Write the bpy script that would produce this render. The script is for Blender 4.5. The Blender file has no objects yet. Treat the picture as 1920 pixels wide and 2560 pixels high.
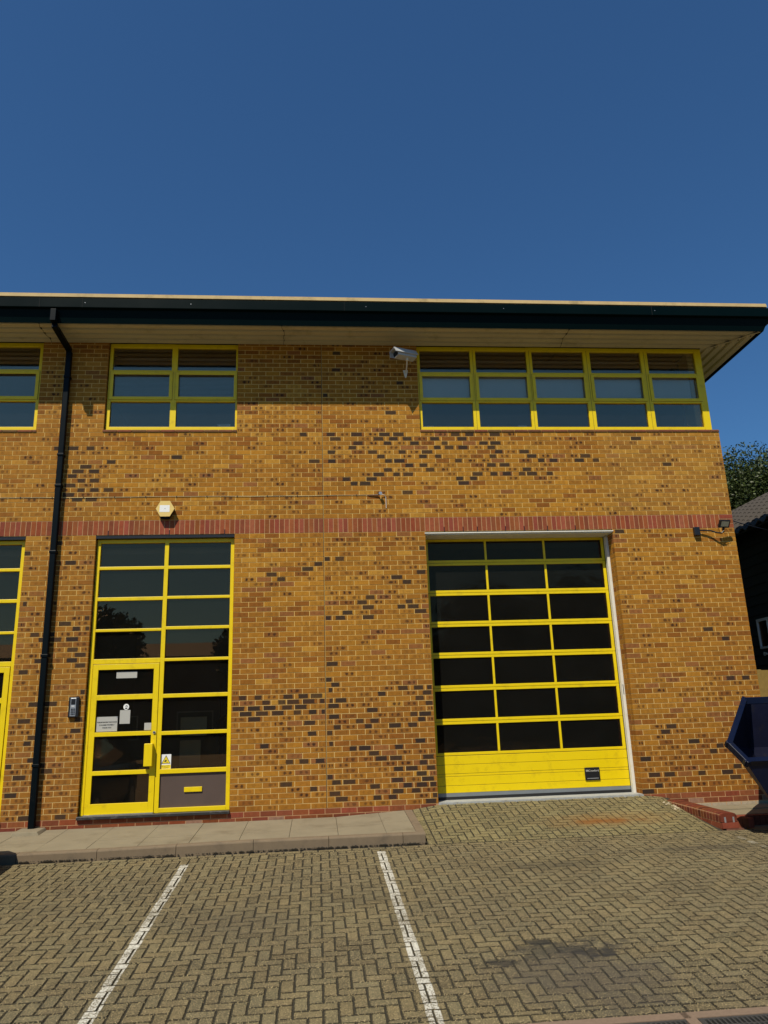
import bpy, bmesh, math, random
from mathutils import Vector, Matrix
random.seed(7)
R = random.random
def U(a, b): return a + (b - a) * random.random()
scene = bpy.context.scene
COL = scene.collection

# ---------------------------------------------------------------- camera
F_PX, YAW, PITCH, ROLL = 1925.0, 0.0921693413, 0.269185901, -0.034319598
CAM = Vector((-0.122511, -11.523121, -2.87282))
fwd = Vector((math.sin(YAW) * math.cos(PITCH), math.cos(YAW) * math.cos(PITCH), math.sin(PITCH)))
rgt = Vector((math.cos(YAW), -math.sin(YAW), 0))
upv = rgt.cross(fwd)
R2 = rgt * math.cos(ROLL) + upv * math.sin(ROLL)
U2 = -rgt * math.sin(ROLL) + upv * math.cos(ROLL)
cd = bpy.data.cameras.new('camera')
cam = bpy.data.objects.new('camera', cd); COL.objects.link(cam)
cd.sensor_fit = 'HORIZONTAL'; cd.sensor_width = 36.0; cd.lens = 36.0 * F_PX / 1920.0
cd.clip_start = 0.05; cd.clip_end = 2000
M = Matrix((( R2.x, U2.x, -fwd.x, CAM.x), (R2.y, U2.y, -fwd.y, CAM.y), (R2.z, U2.z, -fwd.z, CAM.z), (0, 0, 0, 1)))
cam.matrix_world = M
scene.camera = cam

def pix(p):
    d = Vector(p) - CAM
    w = d.dot(fwd)
    if w <= 0.1: return None
    return (960 + F_PX * d.dot(R2) / w, 1280 - F_PX * d.dot(U2) / w, w)

# ---------------------------------------------------------------- light
SUNV = Vector((-0.54, -1.0, 1.60)).normalized()          # towards the sun
world = bpy.data.worlds.new('World'); scene.world = world
world.use_nodes = True
wn = world.node_tree
for n in list(wn.nodes): wn.nodes.remove(n)
sky = wn.nodes.new('ShaderNodeTexSky'); sky.sky_type = 'NISHITA'
sky.sun_disc = False
sky.sun_elevation = math.asin(SUNV.z)
sky.sun_rotation = math.atan2(SUNV.x, SUNV.y)
sky.altitude = 0; sky.air_density = 1.15; sky.dust_density = 0.5; sky.ozone_density = 5.0
bg = wn.nodes.new('ShaderNodeBackground'); bg.inputs['Strength'].default_value = 0.05
wo = wn.nodes.new('ShaderNodeOutputWorld')
tint = wn.nodes.new('ShaderNodeMix'); tint.data_type = 'RGBA'; tint.blend_type = 'MULTIPLY'; tint.inputs[0].default_value = 1.0
tint.inputs[7].default_value = (0.80, 1.33, 1.72, 1)
wn.links.new(sky.outputs[0], tint.inputs[6]); wn.links.new(tint.outputs[2], bg.inputs[0]); wn.links.new(bg.outputs[0], wo.inputs[0])
sl = bpy.data.lights.new('sun', 'SUN'); sl.energy = 4.9; sl.angle = math.radians(0.5); sl.color = (1.0, 0.92, 0.76)
sun = bpy.data.objects.new('sun', sl); COL.objects.link(sun)
sun.location = (-10, -20, 30)
sun.rotation_euler = (-SUNV).to_track_quat('-Z', 'Y').to_euler()
scene.view_settings.view_transform = 'Standard'; scene.view_settings.look = 'None'
scene.view_settings.exposure = 0.0; scene.view_settings.gamma = 1.0
scene.view_settings.use_curve_mapping = False
scene.render.engine = 'CYCLES'
scene.cycles.max_bounces = 8; scene.cycles.diffuse_bounces = 2; scene.cycles.transparent_max_bounces = 12

# ---------------------------------------------------------------- node helpers
class NB:
    def __init__(s, name):
        s.m = bpy.data.materials.new(name); s.m.use_nodes = True
        s.t = s.m.node_tree
        for n in list(s.t.nodes): s.t.nodes.remove(n)
        s.out = s.t.nodes.new('ShaderNodeOutputMaterial')
    def n(s, kind, **kw):
        x = s.t.nodes.new(kind)
        for k, v in kw.items():
            if k == 'ins':
                for kk, vv in v.items(): s.put(x.inputs[kk], vv)
            else: setattr(x, k, v)
        return x
    def put(s, sock, v):
        if isinstance(v, bpy.types.NodeSocket): s.t.links.new(v, sock)
        elif isinstance(v, (tuple, list)) and len(v) == 3 and sock.type == 'RGBA': sock.default_value = (*v, 1)
        else: sock.default_value = v
    def math(s, op, a, b=None, c=None, clamp=False):
        x = s.n('ShaderNodeMath', operation=op); x.use_clamp = clamp
        s.put(x.inputs[0], a)
        if b is not None: s.put(x.inputs[1], b)
        if c is not None: s.put(x.inputs[2], c)
        return x.outputs[0]
    def mix(s, f, a, b, mode='MIX'):
        x = s.n('ShaderNodeMix', data_type='RGBA', blend_type=mode)
        s.put(x.inputs[0], f); s.put(x.inputs[6], a); s.put(x.inputs[7], b)
        return x.outputs[2]
    def smooth(s, v, a, b):                       # smoothstep a..b to 0..1
        x = s.n('ShaderNodeMapRange', interpolation_type='SMOOTHSTEP')
        s.put(x.inputs[0], v); x.inputs[1].default_value = a; x.inputs[2].default_value = b
        x.inputs[3].default_value = 0; x.inputs[4].default_value = 1
        return x.outputs[0]
    def noise(s, vec, scale, detail=4, rough=0.55, col=False):
        x = s.n('ShaderNodeTexNoise'); s.put(x.inputs['Vector'], vec)
        x.inputs['Scale'].default_value = scale; x.inputs['Detail'].default_value = detail; x.inputs['Roughness'].default_value = rough
        return x.outputs[1 if col else 0]
    def pos(s): return s.n('ShaderNodeNewGeometry').outputs['Position']
    def sep(s, v):
        x = s.n('ShaderNodeSeparateXYZ'); s.put(x.inputs[0], v); return x.outputs
    def bump(s, h, dist, strength=1.0):
        x = s.n('ShaderNodeBump'); s.put(x.inputs['Height'], h); x.inputs['Distance'].default_value = dist; x.inputs['Strength'].default_value = strength
        return x.outputs[0]
    def bsdf(s, **kw):
        x = s.n('ShaderNodeBsdfPrincipled')
        for k, v in kw.items(): s.put(x.inputs[k.replace('_', ' ')], v)
        return x.outputs[0]
    def done(s, sh): s.t.links.new(sh, s.out.inputs[0]); return s.m

def stain(b, P, cx, cy, rx, ry, inner=0.2, wob=0.35, nscale=3.0):
    """soft edged patch on the ground around a world point"""
    o = b.sep(P)
    dx = b.math('DIVIDE', b.math('SUBTRACT', o[0], cx), rx)
    dy = b.math('DIVIDE', b.math('SUBTRACT', o[1], cy), ry)
    d = b.math('SQRT', b.math('ADD', b.math('MULTIPLY', dx, dx), b.math('MULTIPLY', dy, dy)))
    d = b.math('ADD', d, b.math('MULTIPLY', b.math('SUBTRACT', b.noise(P, nscale, 6, 0.65), 0.5), wob * 4))
    return b.math('SUBTRACT', 1.0, b.smooth(d, inner, 1.0))

def simple(name, col, rough=0.5, metal=0.0, var=0.12, nscale=6, bump=0.0, bscale=60, spec=0.5, dirt=None):
    b = NB(name); P = b.pos()
    n = b.noise(P, nscale, 6, 0.6)
    k = b.math('ADD', 1.0 - var, b.math('MULTIPLY', n, 2 * var))
    kk = b.n('ShaderNodeCombineColor'); [b.put(kk.inputs[i], k) for i in range(3)]
    c = b.mix(1.0, col, kk.outputs[0], 'MULTIPLY')
    if dirt:
        f = b.math('MULTIPLY', b.smooth(b.noise(P, dirt[1], 8, 0.7), 0.5, 0.72), dirt[2])
        c = b.mix(f, c, dirt[0])
    kw = dict(Base_Color=c, Roughness=b.math('ADD', rough - 0.05, b.math('MULTIPLY', n, 0.12)), Metallic=metal, Specular_IOR_Level=spec)
    if bump: kw['Normal'] = b.bump(b.noise(P, bscale, 5, 0.6), bump)
    return b.done(b.bsdf(**kw))

# brick: per-brick colour and kiln marks carried by the mesh
def brick_mat():
    b = NB('fired_brick'); P = b.pos()
    ca = b.n('ShaderNodeAttribute', attribute_name='bc'); mk = b.n('ShaderNodeAttribute', attribute_name='mk')
    uv = b.n('ShaderNodeUVMap', uv_map='UVMap')
    u, v, _ = b.sep(uv.outputs[0])
    mo = b.n('ShaderNodeSeparateColor'); b.put(mo.inputs[0], mk.outputs['Color'])
    sp, bl, of = mo.outputs[0], mo.outputs[1], mo.outputs[2]
    wob = b.math('MULTIPLY', b.math('SUBTRACT', b.noise(P, 28, 3), 0.5), 1.3)
    def spot(c0, k, w):
        c = b.math('ADD', c0, b.math('MULTIPLY', of, k))
        du = b.math('DIVIDE', b.math('SUBTRACT', u, c), w)
        dv = b.math('DIVIDE', b.math('SUBTRACT', v, 0.5), 0.38)
        d = b.math('SQRT', b.math('ADD', b.math('MULTIPLY', du, du), b.math('MULTIPLY', dv, dv)))
        d = b.math('ADD', d, wob)
        return b.math('SUBTRACT', 1.0, b.smooth(d, 0.45, 1.25))
    w1 = b.math('ADD', 0.07, b.math('MULTIPLY', of, 0.09)); w2_ = b.math('SUBTRACT', 0.17, b.math('MULTIPLY', of, 0.11))
    s1 = spot(0.26, 0.26, w1); s2 = spot(0.66, 0.16, w2_)
    ss = b.math('MULTIPLY', b.math('MAXIMUM', s1, s2), sp)
    # broad dark block, its ends off centre
    du = b.math('ABSOLUTE', b.math('SUBTRACT', u, b.math('ADD', 0.32, b.math('MULTIPLY', of, 0.42))))
    dv = b.math('ABSOLUTE', b.math('SUBTRACT', v, 0.5))
    w2 = b.math('MULTIPLY', wob, 0.10)
    bb = b.math('MULTIPLY', b.math('SUBTRACT', 1.0, b.smooth(b.math('ADD', du, b.math('ADD', w2, b.math('MULTIPLY', b.math('SUBTRACT', of, 0.6), 0.25))), 0.27, 0.36)),
                b.math('SUBTRACT', 1.0, b.smooth(b.math('ADD', dv, w2), 0.40, 0.56)))
    bb = b.math('MULTIPLY', bb, bl)
    halo = b.math('MULTIPLY', b.math('SUBTRACT', 1.0, b.smooth(b.math('ABSOLUTE', b.math('SUBTRACT', u, 0.5)), 0.2, 0.5)), b.math('MULTIPLY', sp, 0.35))
    n1 = b.noise(P, 14, 7, 0.65); n2 = b.noise(P, 150, 4, 0.6)
    k = b.math('ADD', 0.42, b.math('ADD', b.math('MULTIPLY', n1, 0.78), b.math('MULTIPLY', n2, 0.38)))
    # streaks along the brick
    mp = b.n('ShaderNodeMapping'); b.put(mp.inputs[0], P); mp.inputs['Scale'].default_value = (9, 9, 90)
    k = b.math('MULTIPLY', k, b.math('ADD', 0.86, b.math('MULTIPLY', b.noise(mp.outputs[0], 1.0, 3), 0.28)))
    mp2 = b.n('ShaderNodeMapping'); b.put(mp2.inputs[0], P); mp2.inputs['Scale'].default_value = (2.2, 1, .5)
    k = b.math('MULTIPLY', k, b.math('ADD', 0.83, b.math('MULTIPLY', b.noise(mp2.outputs[0], 1.0, 5, .6), 0.34)))
    kk = b.n('ShaderNodeCombineColor'); [b.put(kk.inputs[i], k) for i in range(3)]
    c = b.mix(1.0, ca.outputs['Color'], kk.outputs[0], 'MULTIPLY')
    c = b.mix(halo, c, (0.17, 0.075, 0.028))
    c = b.mix(b.math('MULTIPLY', ss, 0.92), c, (0.036, 0.015, 0.009))
    c = b.mix(b.math('MULTIPLY', bb, 0.93), c, (0.022, 0.018, 0.017))
    nb = b.bump(b.math('ADD', n2, b.math('MULTIPLY', n1, 0.8)), 0.0016)
    return b.done(b.bsdf(Base_Color=c, Roughness=0.88, Specular_IOR_Level=0.15, Normal=nb))

def mortar_mat():
    b = NB('mortar'); P = b.pos(); z = b.sep(P)[2]
    n = b.noise(P, 5, 8, 0.6); n2 = b.noise(P, 130, 4, 0.7)
    c = b.mix(n, (0.58, 0.37, 0.10), (0.70, 0.48, 0.16))
    low = b.math('SUBTRACT', 1.0, b.smooth(z, -3.4, -1.6))
    c = b.mix(b.math('MULTIPLY', low, 0.35), c, (0.60, 0.45, 0.22))
    c = b.mix(b.math('MULTIPLY', b.smooth(n2, 0.55, 0.75), 0.4), c, (0.24, 0.14, 0.06))
    return b.done(b.bsdf(Base_Color=c, Roughness=0.95, Normal=b.bump(n2, 0.002)))

def paver_mat(name, a, c2, speck=1.0):
    b = NB(name); P = b.pos()
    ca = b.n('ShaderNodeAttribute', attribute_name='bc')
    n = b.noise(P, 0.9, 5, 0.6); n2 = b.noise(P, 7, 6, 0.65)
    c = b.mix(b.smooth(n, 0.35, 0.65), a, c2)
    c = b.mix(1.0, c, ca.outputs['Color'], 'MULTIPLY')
    k = b.math('ADD', 0.68, b.math('MULTIPLY', n2, 0.62))
    kk = b.n('ShaderNodeCombineColor'); [b.put(kk.inputs[i], k) for i in range(3)]
    c = b.mix(1.0, c, kk.outputs[0], 'MULTIPLY')
    v = b.n('ShaderNodeTexVoronoi', feature='F1'); b.put(v.inputs['Vector'], P); v.inputs['Scale'].default_value = 230
    vs = b.n('ShaderNodeSeparateColor'); b.put(vs.inputs[0], v.outputs['Color'])
    c = b.mix(b.math('MULTIPLY', b.smooth(vs.outputs[0], 0.78, 0.95), 0.7 * speck), c, (0.60, 0.47, 0.24))
    c = b.mix(b.math('MULTIPLY', b.smooth(vs.outputs[1], 0.55, 0.95), 0.55), c, (0.05, 0.042, 0.030))
    for (cx, cy, rx, ry, s, cc, wob) in (
        (1.78, -5.02, 0.52, 0.20, 0.60, (0.034, 0.033, 0.028), 1.1),
        (1.22, -5.22, 0.20, 0.08, 0.75, (0.020, 0.020, 0.018), 0.9),
        (1.95, -5.12, 0.24, 0.10, 0.7, (0.020, 0.020, 0.018), 0.9),
        (1.62, -4.86, 0.2, 0.07, 0.65, (0.022, 0.022, 0.020), 0.9),
        (1.75, -5.55, 0.95, 0.80, 0.50, (0.055, 0.048, 0.045), 0.4),
        (0.35, -3.55, 0.9, 0.35, 0.30, (0.06, 0.05, 0.03), 0.5),
        (2.3, -2.7, 1.0, 0.25, 0.42, (0.045, 0.038, 0.026), 0.5),
        (4.2, -2.35, 1.3, 0.16, 0.5, (0.05, 0.042, 0.03), 0.5),
        (-0.75, -4.0, 0.75, 0.8, 0.30, (0.06, 0.05, 0.038), 0.4),
        (-2.7, -3.3, 0.6, 0.8, 0.28, (0.06, 0.048, 0.036), 0.4),
        (3.62, -1.02, 0.62, 0.13, 0.90, (0.15, 0.046, 0.010), 0.45),
        (3.62, -0.95, 1.2, 0.42, 0.42, (0.25, 0.12, 0.03), 0.30)):
        c = b.mix(b.math('MULTIPLY', stain(b, P, cx, cy, rx, ry, 0.1 if wob < .8 else .5, wob, 4.0 if wob < .8 else 11.0), s), c, cc)
    h = b.math('ADD', b.math('MULTIPLY', v.outputs['Distance'], 1.2), b.noise(P, 90, 3))
    return b.done(b.bsdf(Base_Color=c, Roughness=0.8, Specular_IOR_Level=0.2, Normal=b.bump(h, 0.0022, 0.9)))

def glass_mat(name, tint, k, rough=0.0, extra=0.03, wave=0.0, gcol=(0.95, 0.97, 1.0), dust=0.0):
    b = NB(name)
    fr = b.n('ShaderNodeFresnel'); fr.inputs[0].default_value = 1.5
    kw = {}
    if wave:
        nrm = b.bump(b.noise(b.pos(), 3.2, 4, 0.6), wave)
        b.put(fr.inputs[1], nrm); kw = {'Normal': nrm}
    f = b.math('ADD', b.math('MULTIPLY', fr.outputs[0], k), extra, clamp=True)
    tr = b.n('ShaderNodeBsdfTransparent'); b.put(tr.inputs[0], tint)
    gl = b.n('ShaderNodeBsdfGlossy'); gl.inputs['Roughness'].default_value = rough
    b.put(gl.inputs[0], gcol)
    if kw: b.put(gl.inputs['Normal'], kw['Normal'])
    mx = b.n('ShaderNodeMixShader'); b.put(mx.inputs[0], f); b.put(mx.inputs[1], tr.outputs[0]); b.put(mx.inputs[2], gl.outputs[0])
    if dust:
        df = b.n('ShaderNodeBsdfDiffuse'); b.put(df.inputs[0], (0.42, 0.41, 0.36))
        d_ = b.math('MULTIPLY', b.math('ADD', .5, b.noise(b.pos(), 2.0, 6, .6)), dust)
        m2 = b.n('ShaderNodeMixShader'); b.put(m2.inputs[0], d_); b.put(m2.inputs[1], mx.outputs[0]); b.put(m2.inputs[2], df.outputs[0])
        return b.done(m2.outputs[0])
    return b.done(mx.outputs[0])

MT = {}
MT['brick'] = brick_mat()
MT['mortar'] = mortar_mat()
MT['red_mortar'] = simple('pink_mortar', (0.44, 0.25, 0.12), 0.95, bump=0.002, bscale=120)
MT['paver'] = paver_mat('concrete_block_paver', (0.168, 0.136, 0.070), (0.128, 0.104, 0.058))
MT['bed'] = simple('dark_joint_sand', (0.030, 0.026, 0.015), 1.0, var=0.4, nscale=30)
MT['ground'] = simple('far_paving', (0.13, 0.115, 0.075), 0.9, var=0.3, nscale=0.8)
MT['slab'] = simple('concrete_flag', (0.220, 0.184, 0.118), 0.85, var=0.22, nscale=3.0, bump=0.0012, bscale=140, dirt=((0.115, 0.085, 0.045), 2.2, 0.5))
MT['kerb'] = simple('pink_grey_kerb', (0.175, 0.128, 0.078), 0.85, var=0.22, nscale=9, bump=0.0018, bscale=160, dirt=((0.08, 0.062, 0.042), 5, 0.5))
MT['edging'] = simple('pink_channel_concrete', (0.19, 0.130, 0.085), 0.85, var=0.35, nscale=60, bump=0.0015, bscale=200)
MT['yellow'] = simple('yellow_paint', (0.78, 0.57, 0.002), 0.38, var=0.035, nscale=3, spec=0.4, dirt=((0.40, 0.26, 0.01), 7, 0.35))
MT['yellow_dark'] = simple('yellow_gasket_line', (0.10, 0.065, 0.002), 0.6)
MT['green'] = simple('dark_green_coated_steel', (0.0012, 0.0055, 0.0055), 0.3, var=0.15, nscale=2, spec=0.06)
MT['pipe'] = simple('dark_green_pipe', (0.0015, 0.004, 0.0055), 0.4, var=0.1, nscale=4, spec=0.12)
MT['cream'] = simple('cream_soffit_sheet', (0.50, 0.43, 0.25), 0.7, var=0.12, nscale=1.5, dirt=((0.22, 0.17, 0.07), 3, 0.4))
MT['tan'] = simple('tan_roof_edge', (0.50, 0.36, 0.16), 0.8, var=0.25, nscale=5, bump=0.002, dirt=((0.22, 0.16, 0.06), 4, 0.6))
MT['roof'] = simple('dark_roof_sheet', (0.05, 0.05, 0.05), 0.7)
MT['black'] = simple('black_gap', (0.006, 0.006, 0.006), 0.8)
MT['ivory'] = simple('ivory_card', (0.80, 0.80, 0.76), 0.7)
MT['rubber'] = simple('black_rubber', (0.010, 0.010, 0.010), 0.6)
MT['blackpl'] = simple('black_plastic', (0.012, 0.012, 0.013), 0.35)
MT['white'] = simple('white_steel', (0.72, 0.70, 0.62), 0.5, var=0.06, nscale=8, dirt=((0.35, 0.30, 0.2), 10, 0.3))
MT['galv'] = simple('grey_aluminium', (0.22, 0.24, 0.25), 0.4, metal=0.3)
MT['silver'] = simple('silver_metal', (0.45, 0.46, 0.47), 0.35, metal=0.6)
MT['camgrey'] = simple('pale_grey_casing', (0.42, 0.43, 0.43), 0.4)
MT['grate'] = simple('dark_cast_grate', (0.045, 0.045, 0.042), 0.5, var=0.3, nscale=30)
MT['painted_conc'] = simple('white_painted_concrete', (0.34, 0.35, 0.34), 0.8, var=0.25, nscale=14, bump=0.004, bscale=40, dirt=((0.2, 0.17, 0.11), 12, 0.55))
MT['brown'] = simple('brown_infill_panel', (0.085, 0.056, 0.044), 0.55, var=0.18, nscale=2.2)
MT['sill'] = simple('black_sill', (0.022, 0.022, 0.022), 0.45, var=0.4, nscale=8, dirt=((0.2, 0.19, 0.17), 14, 0.35))
MT['paper'] = simple('white_paper', (0.42, 0.41, 0.37), 0.7, var=0.03)
MT['brightpaper'] = simple('bright_paper', (0.80, 0.80, 0.78), 0.6, var=0.02)
MT['ink'] = simple('black_ink', (0.02, 0.02, 0.02), 0.6)
MT['signyellow'] = simple('sign_yellow', (0.80, 0.62, 0.02), 0.5, var=0.02)
MT['creamplastic'] = simple('cream_plastic', (0.72, 0.52, 0.16), 0.5, var=0.05)
MT['intwall'] = simple('interior_wall', (0.16, 0.15, 0.13), 0.9)
MT['intfloor'] = simple('interior_floor', (0.03, 0.03, 0.03), 0.9)
MT['intceil'] = simple('interior_ceiling', (0.30, 0.31, 0.32), 0.9)
MT['blind'] = simple('blind_slats', (0.85, 0.87, 0.86), 0.6)
MT['board'] = simple('pale_board', (0.70, 0.62, 0.46), 0.8)
MT['coat'] = simple('dark_coat', (0.008, 0.008, 0.010), 0.9)
MT['tancoat'] = simple('tan_coat', (0.16, 0.10, 0.045), 0.95, var=0.3, nscale=12)
MT['blue'] = simple('skip_blue_paint', (0.0012, 0.004, 0.020), 0.4, var=0.3, nscale=4, spec=0.3, dirt=((0.012, 0.012, 0.014), 6, 0.5))
MT['bluein'] = simple('skip_inside_paint', (0.0015, 0.0025, 0.014), 0.6, var=0.4, nscale=5, spec=0.2, dirt=((0.016, 0.013, 0.010), 7, 0.5))
MT['cladding'] = simple('black_timber', (0.008, 0.011, 0.009), 0.7, var=0.3, nscale=8)
MT['pantile'] = simple('brown_pantile', (0.050, 0.040, 0.031), 0.85, var=0.45, nscale=7, bump=0.003)
MT['fence'] = simple('yellowed_fence_timber', (0.24, 0.155, 0.035), 0.8, var=0.3, nscale=14, bump=0.002)
MT['bark'] = simple('bark', (0.06, 0.045, 0.03), 0.95, var=0.4, nscale=10, bump=0.01)
MT['dirt'] = simple('damp_dirt', (0.018, 0.014, 0.008), 1.0, var=0.5, nscale=30)
MT['rubble'] = simple('mortar_crumbs', (0.45, 0.38, 0.26), 0.95)
MT['oldred'] = simple('dark_red_paint', (0.09, 0.022, 0.01), 0.6)
MT['glass'] = glass_mat('window_glass', (0.85, 0.87, 0.86), 2.3, 0.0, 0.02, gcol=(.95, .78, .55), dust=.012)
MT['glass_low'] = glass_mat('entrance_glass', (0.72, 0.72, 0.66), 1.9, 0.0, 0.0, gcol=(1.0, .60, .34), dust=.010)
MT['acrylic'] = glass_mat('door_acrylic', (0.5, 0.5, 0.42), 0.65, 0.03, 0.0, wave=0.003, gcol=(1.0, .60, .34), dust=.014)
MT['lens'] = glass_mat('lamp_glass', (0.8, 0.8, 0.75), 1.0)
MT['led'] = simple('lamp_reflector', (0.55, 0.50, 0.33), 0.4)
MT['farbrick'] = simple('far_brick', (0.16, 0.09, 0.05), 0.9)
MT['carpaint'] = simple('car_paint', (0.03, 0.032, 0.036), 0.3, spec=0.6)
def leaf_mat():
    b = NB('leaf'); P = b.pos()
    ca = b.n('ShaderNodeAttribute', attribute_name='bc')
    n = b.noise(P, 1.2, 4)
    c = b.mix(n, (0.020, 0.032, 0.006), (0.055, 0.070, 0.014))
    c = b.mix(1.0, c, ca.outputs['Color'], 'MULTIPLY')
    return b.done(b.bsdf(Base_Color=c, Roughness=0.5, Specular_IOR_Level=0.3))
MT['leaf'] = leaf_mat()
def paint_mat(lo, hi):
    b = NB('worn_white_paint'); P = b.pos()
    n = b.noise(P, 75, 6, 0.75); n3 = b.noise(P, 3.0, 3)
    f = b.smooth(b.math('ADD', n, b.math('MULTIPLY', n3, 0.28)), lo, hi)
    c = b.mix(f, (0.60, 0.58, 0.50), (0.15, 0.125, 0.075))
    return b.done(b.bsdf(Base_Color=c, Roughness=0.7, Normal=b.bump(n, 0.0015)))
MT['paint'] = paint_mat(0.60, 0.70); MT['paint_scrap'] = paint_mat(0.50, 0.60)

# ---------------------------------------------------------------- mesh helpers
class MB:
    def __init__(s): s.v = []; s.f = []; s.uv = []; s.c = []; s.k = []; s.at = False
    def face(s, pts, col=None, mk=None, uv=None):
        i = len(s.v); s.v += [tuple(p) for p in pts]; s.f.append(tuple(range(i, i + len(pts))))
        s.uv.append(uv or [(0.05, 0.05)] * len(pts)); s.c.append(col or (1, 1, 1)); s.k.append(mk or (0, 0, 0))
        if col: s.at = True
        return s
    def box(s, x0, x1, y0, y1, z0, z1, col=None, mk=None, skip=''):
        a, b, c, d = (x0, y0, z0), (x1, y0, z0), (x1, y0, z1), (x0, y0, z1)
        e, f, g, h = (x0, y1, z0), (x1, y1, z0), (x1, y1, z1), (x0, y1, z1)
        full = [(0, 0), (1, 0), (1, 1), (0, 1)]
        if 'f' not in skip: s.face([a, b, c, d], col, mk, full)
        if 'b' not in skip: s.face([f, e, h, g], col)
        if 'l' not in skip: s.face([e, a, d, h], col)
        if 'r' not in skip: s.face([b, f, g, c], col)
        if 't' not in skip: s.face([d, c, g, h], col)
        if 'u' not in skip: s.face([e, f, b, a], col)
        return s
    def quadbox(s, P8, col=None):                     # 0-3 bottom ccw from above, 4-7 top
        a = P8
        for q in ((3, 2, 1, 0), (4, 5, 6, 7), (0, 1, 5, 4), (1, 2, 6, 5), (2, 3, 7, 6), (3, 0, 4, 7)):
            s.face([a[i] for i in q], col)
        return s
    def tube(s, pts, r, n=8, cap=True, col=None, sq=False):
        rings = []
        pts = [Vector(p) for p in pts]
        up = Vector((0, 0, 1))
        for i, p in enumerate(pts):
            t = (pts[min(i + 1, len(pts) - 1)] - pts[max(i - 1, 0)]).normalized()
            ref = up if abs(t.dot(up)) < 0.95 else Vector((0, 1, 0))
            a = t.cross(ref).normalized(); b = a.cross(t)
            rr = r[i] if isinstance(r, (list, tuple)) else r
            off = math.pi / n if sq else 0
            rings.append([p + rr * (math.cos(off + 2 * math.pi * j / n) * a + math.sin(off + 2 * math.pi * j / n) * b) for j in range(n)])
        for i in range(len(rings) - 1):
            for j in range(n):
                s.face([rings[i][j], rings[i][(j + 1) % n], rings[i + 1][(j + 1) % n], rings[i + 1][j]], col)
        if cap:
            s.face(rings[0][::-1], col); s.face(rings[-1], col)
        return s
    def prism(s, poly, d, col=None):                  # extrude closed 3D polygon along vector d
        d = Vector(d); P = [Vector(p) for p in poly]; Q = [p + d for p in P]; n = len(P)
        s.face(P[::-1], col); s.face(Q, col)
        for i in range(n): s.face([P[i], P[(i + 1) % n], Q[(i + 1) % n], Q[i]], col)
        return s
    def mesh(s, name, mat, off=(0, 0, 0), smooth=False):
        me = bpy.data.meshes.new(name)
        ox, oy, oz = off
        me.from_pydata([(x - ox, y - oy, z - oz) for x, y, z in s.v], [], s.f)
        if s.at:
            ul = me.uv_layers.new(name='UVMap')
            ul.data.foreach_set('uv', [w for q in s.uv for p in q for w in p])
            for nm, src in (('bc', s.c), ('mk', s.k)):
                at = me.color_attributes.new(nm, 'FLOAT_COLOR', 'CORNER')
                at.data.foreach_set('color', [w for q, c in zip(s.f, src) for _ in q for w in (*c, 1.0)])
        me.materials.append(mat)
        if smooth:
            me.polygons.foreach_set('use_smooth', [True] * len(me.polygons))
        me.update(); return me
    def build(s, name, mat, parent=None, off=None, smooth=False, **props):
        if off is None: off = (0, 0, 0)
        if isinstance(mat, str): mat = MT[mat]
        o = bpy.data.objects.new(name, s.mesh(name, mat, off, smooth))
        COL.objects.link(o)
        place(o, off, parent)
        for k, v in props.items(): o[k] = v
        return o

def world_loc(o):
    p = Vector((0, 0, 0))
    while o is not None:
        p += Vector(o.location); o = o.parent
    return p
def place(o, off, parent):
    if parent is not None:
        o.parent = parent; o.location = Vector(off) - world_loc(parent)
    else: o.location = off
def thing(name, loc, label, cat, group=None, parent=None):
    o = bpy.data.objects.new(name, None); COL.objects.link(o); o.empty_display_size = 0.2
    place(o, loc, parent)
    if label: o['label'] = label
    if cat: o['category'] = cat
    if group: o['group'] = group
    return o
def tag(o, label, cat, group=None):
    o['label'] = label; o['category'] = cat
    if group: o['group'] = group
    return o
def clean(o, deg=30):
    bm = bmesh.new(); bm.from_mesh(o.data); bmesh.ops.remove_doubles(bm, verts=bm.verts, dist=1e-5)
    bmesh.ops.recalc_face_normals(bm, faces=bm.faces); bm.to_mesh(o.data); bm.free(); return o
def bevel(o, w, seg=2):
    clean(o)
    m = o.modifiers.new('bevel', 'BEVEL'); m.width = w; m.segments = seg; m.limit_method = 'ANGLE'; m.angle_limit = math.radians(35)
    return o
def text(s, name, loc, size, mat, parent, align='CENTER', rot=(math.pi / 2, 0, 0), sx=1.0, bold=0.0):
    cu = bpy.data.curves.new(name, 'FONT'); cu.body = s; cu.size = size; cu.align_x = align; cu.extrude = 0.0006; cu.offset = bold
    t = bpy.data.objects.new(name, cu); COL.objects.link(t)
    dg = bpy.context.evaluated_depsgraph_get(); dg.update()
    me = bpy.data.meshes.new_from_object(t.evaluated_get(dg))
    bpy.data.objects.remove(t); bpy.data.curves.remove(cu)
    me.materials.clear(); me.materials.append(MT[mat])
    o = bpy.data.objects.new(name, me); COL.objects.link(o)
    place(o, loc, parent); o.rotation_euler = rot; o.scale = (sx, 1, 1)
    return o

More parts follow.
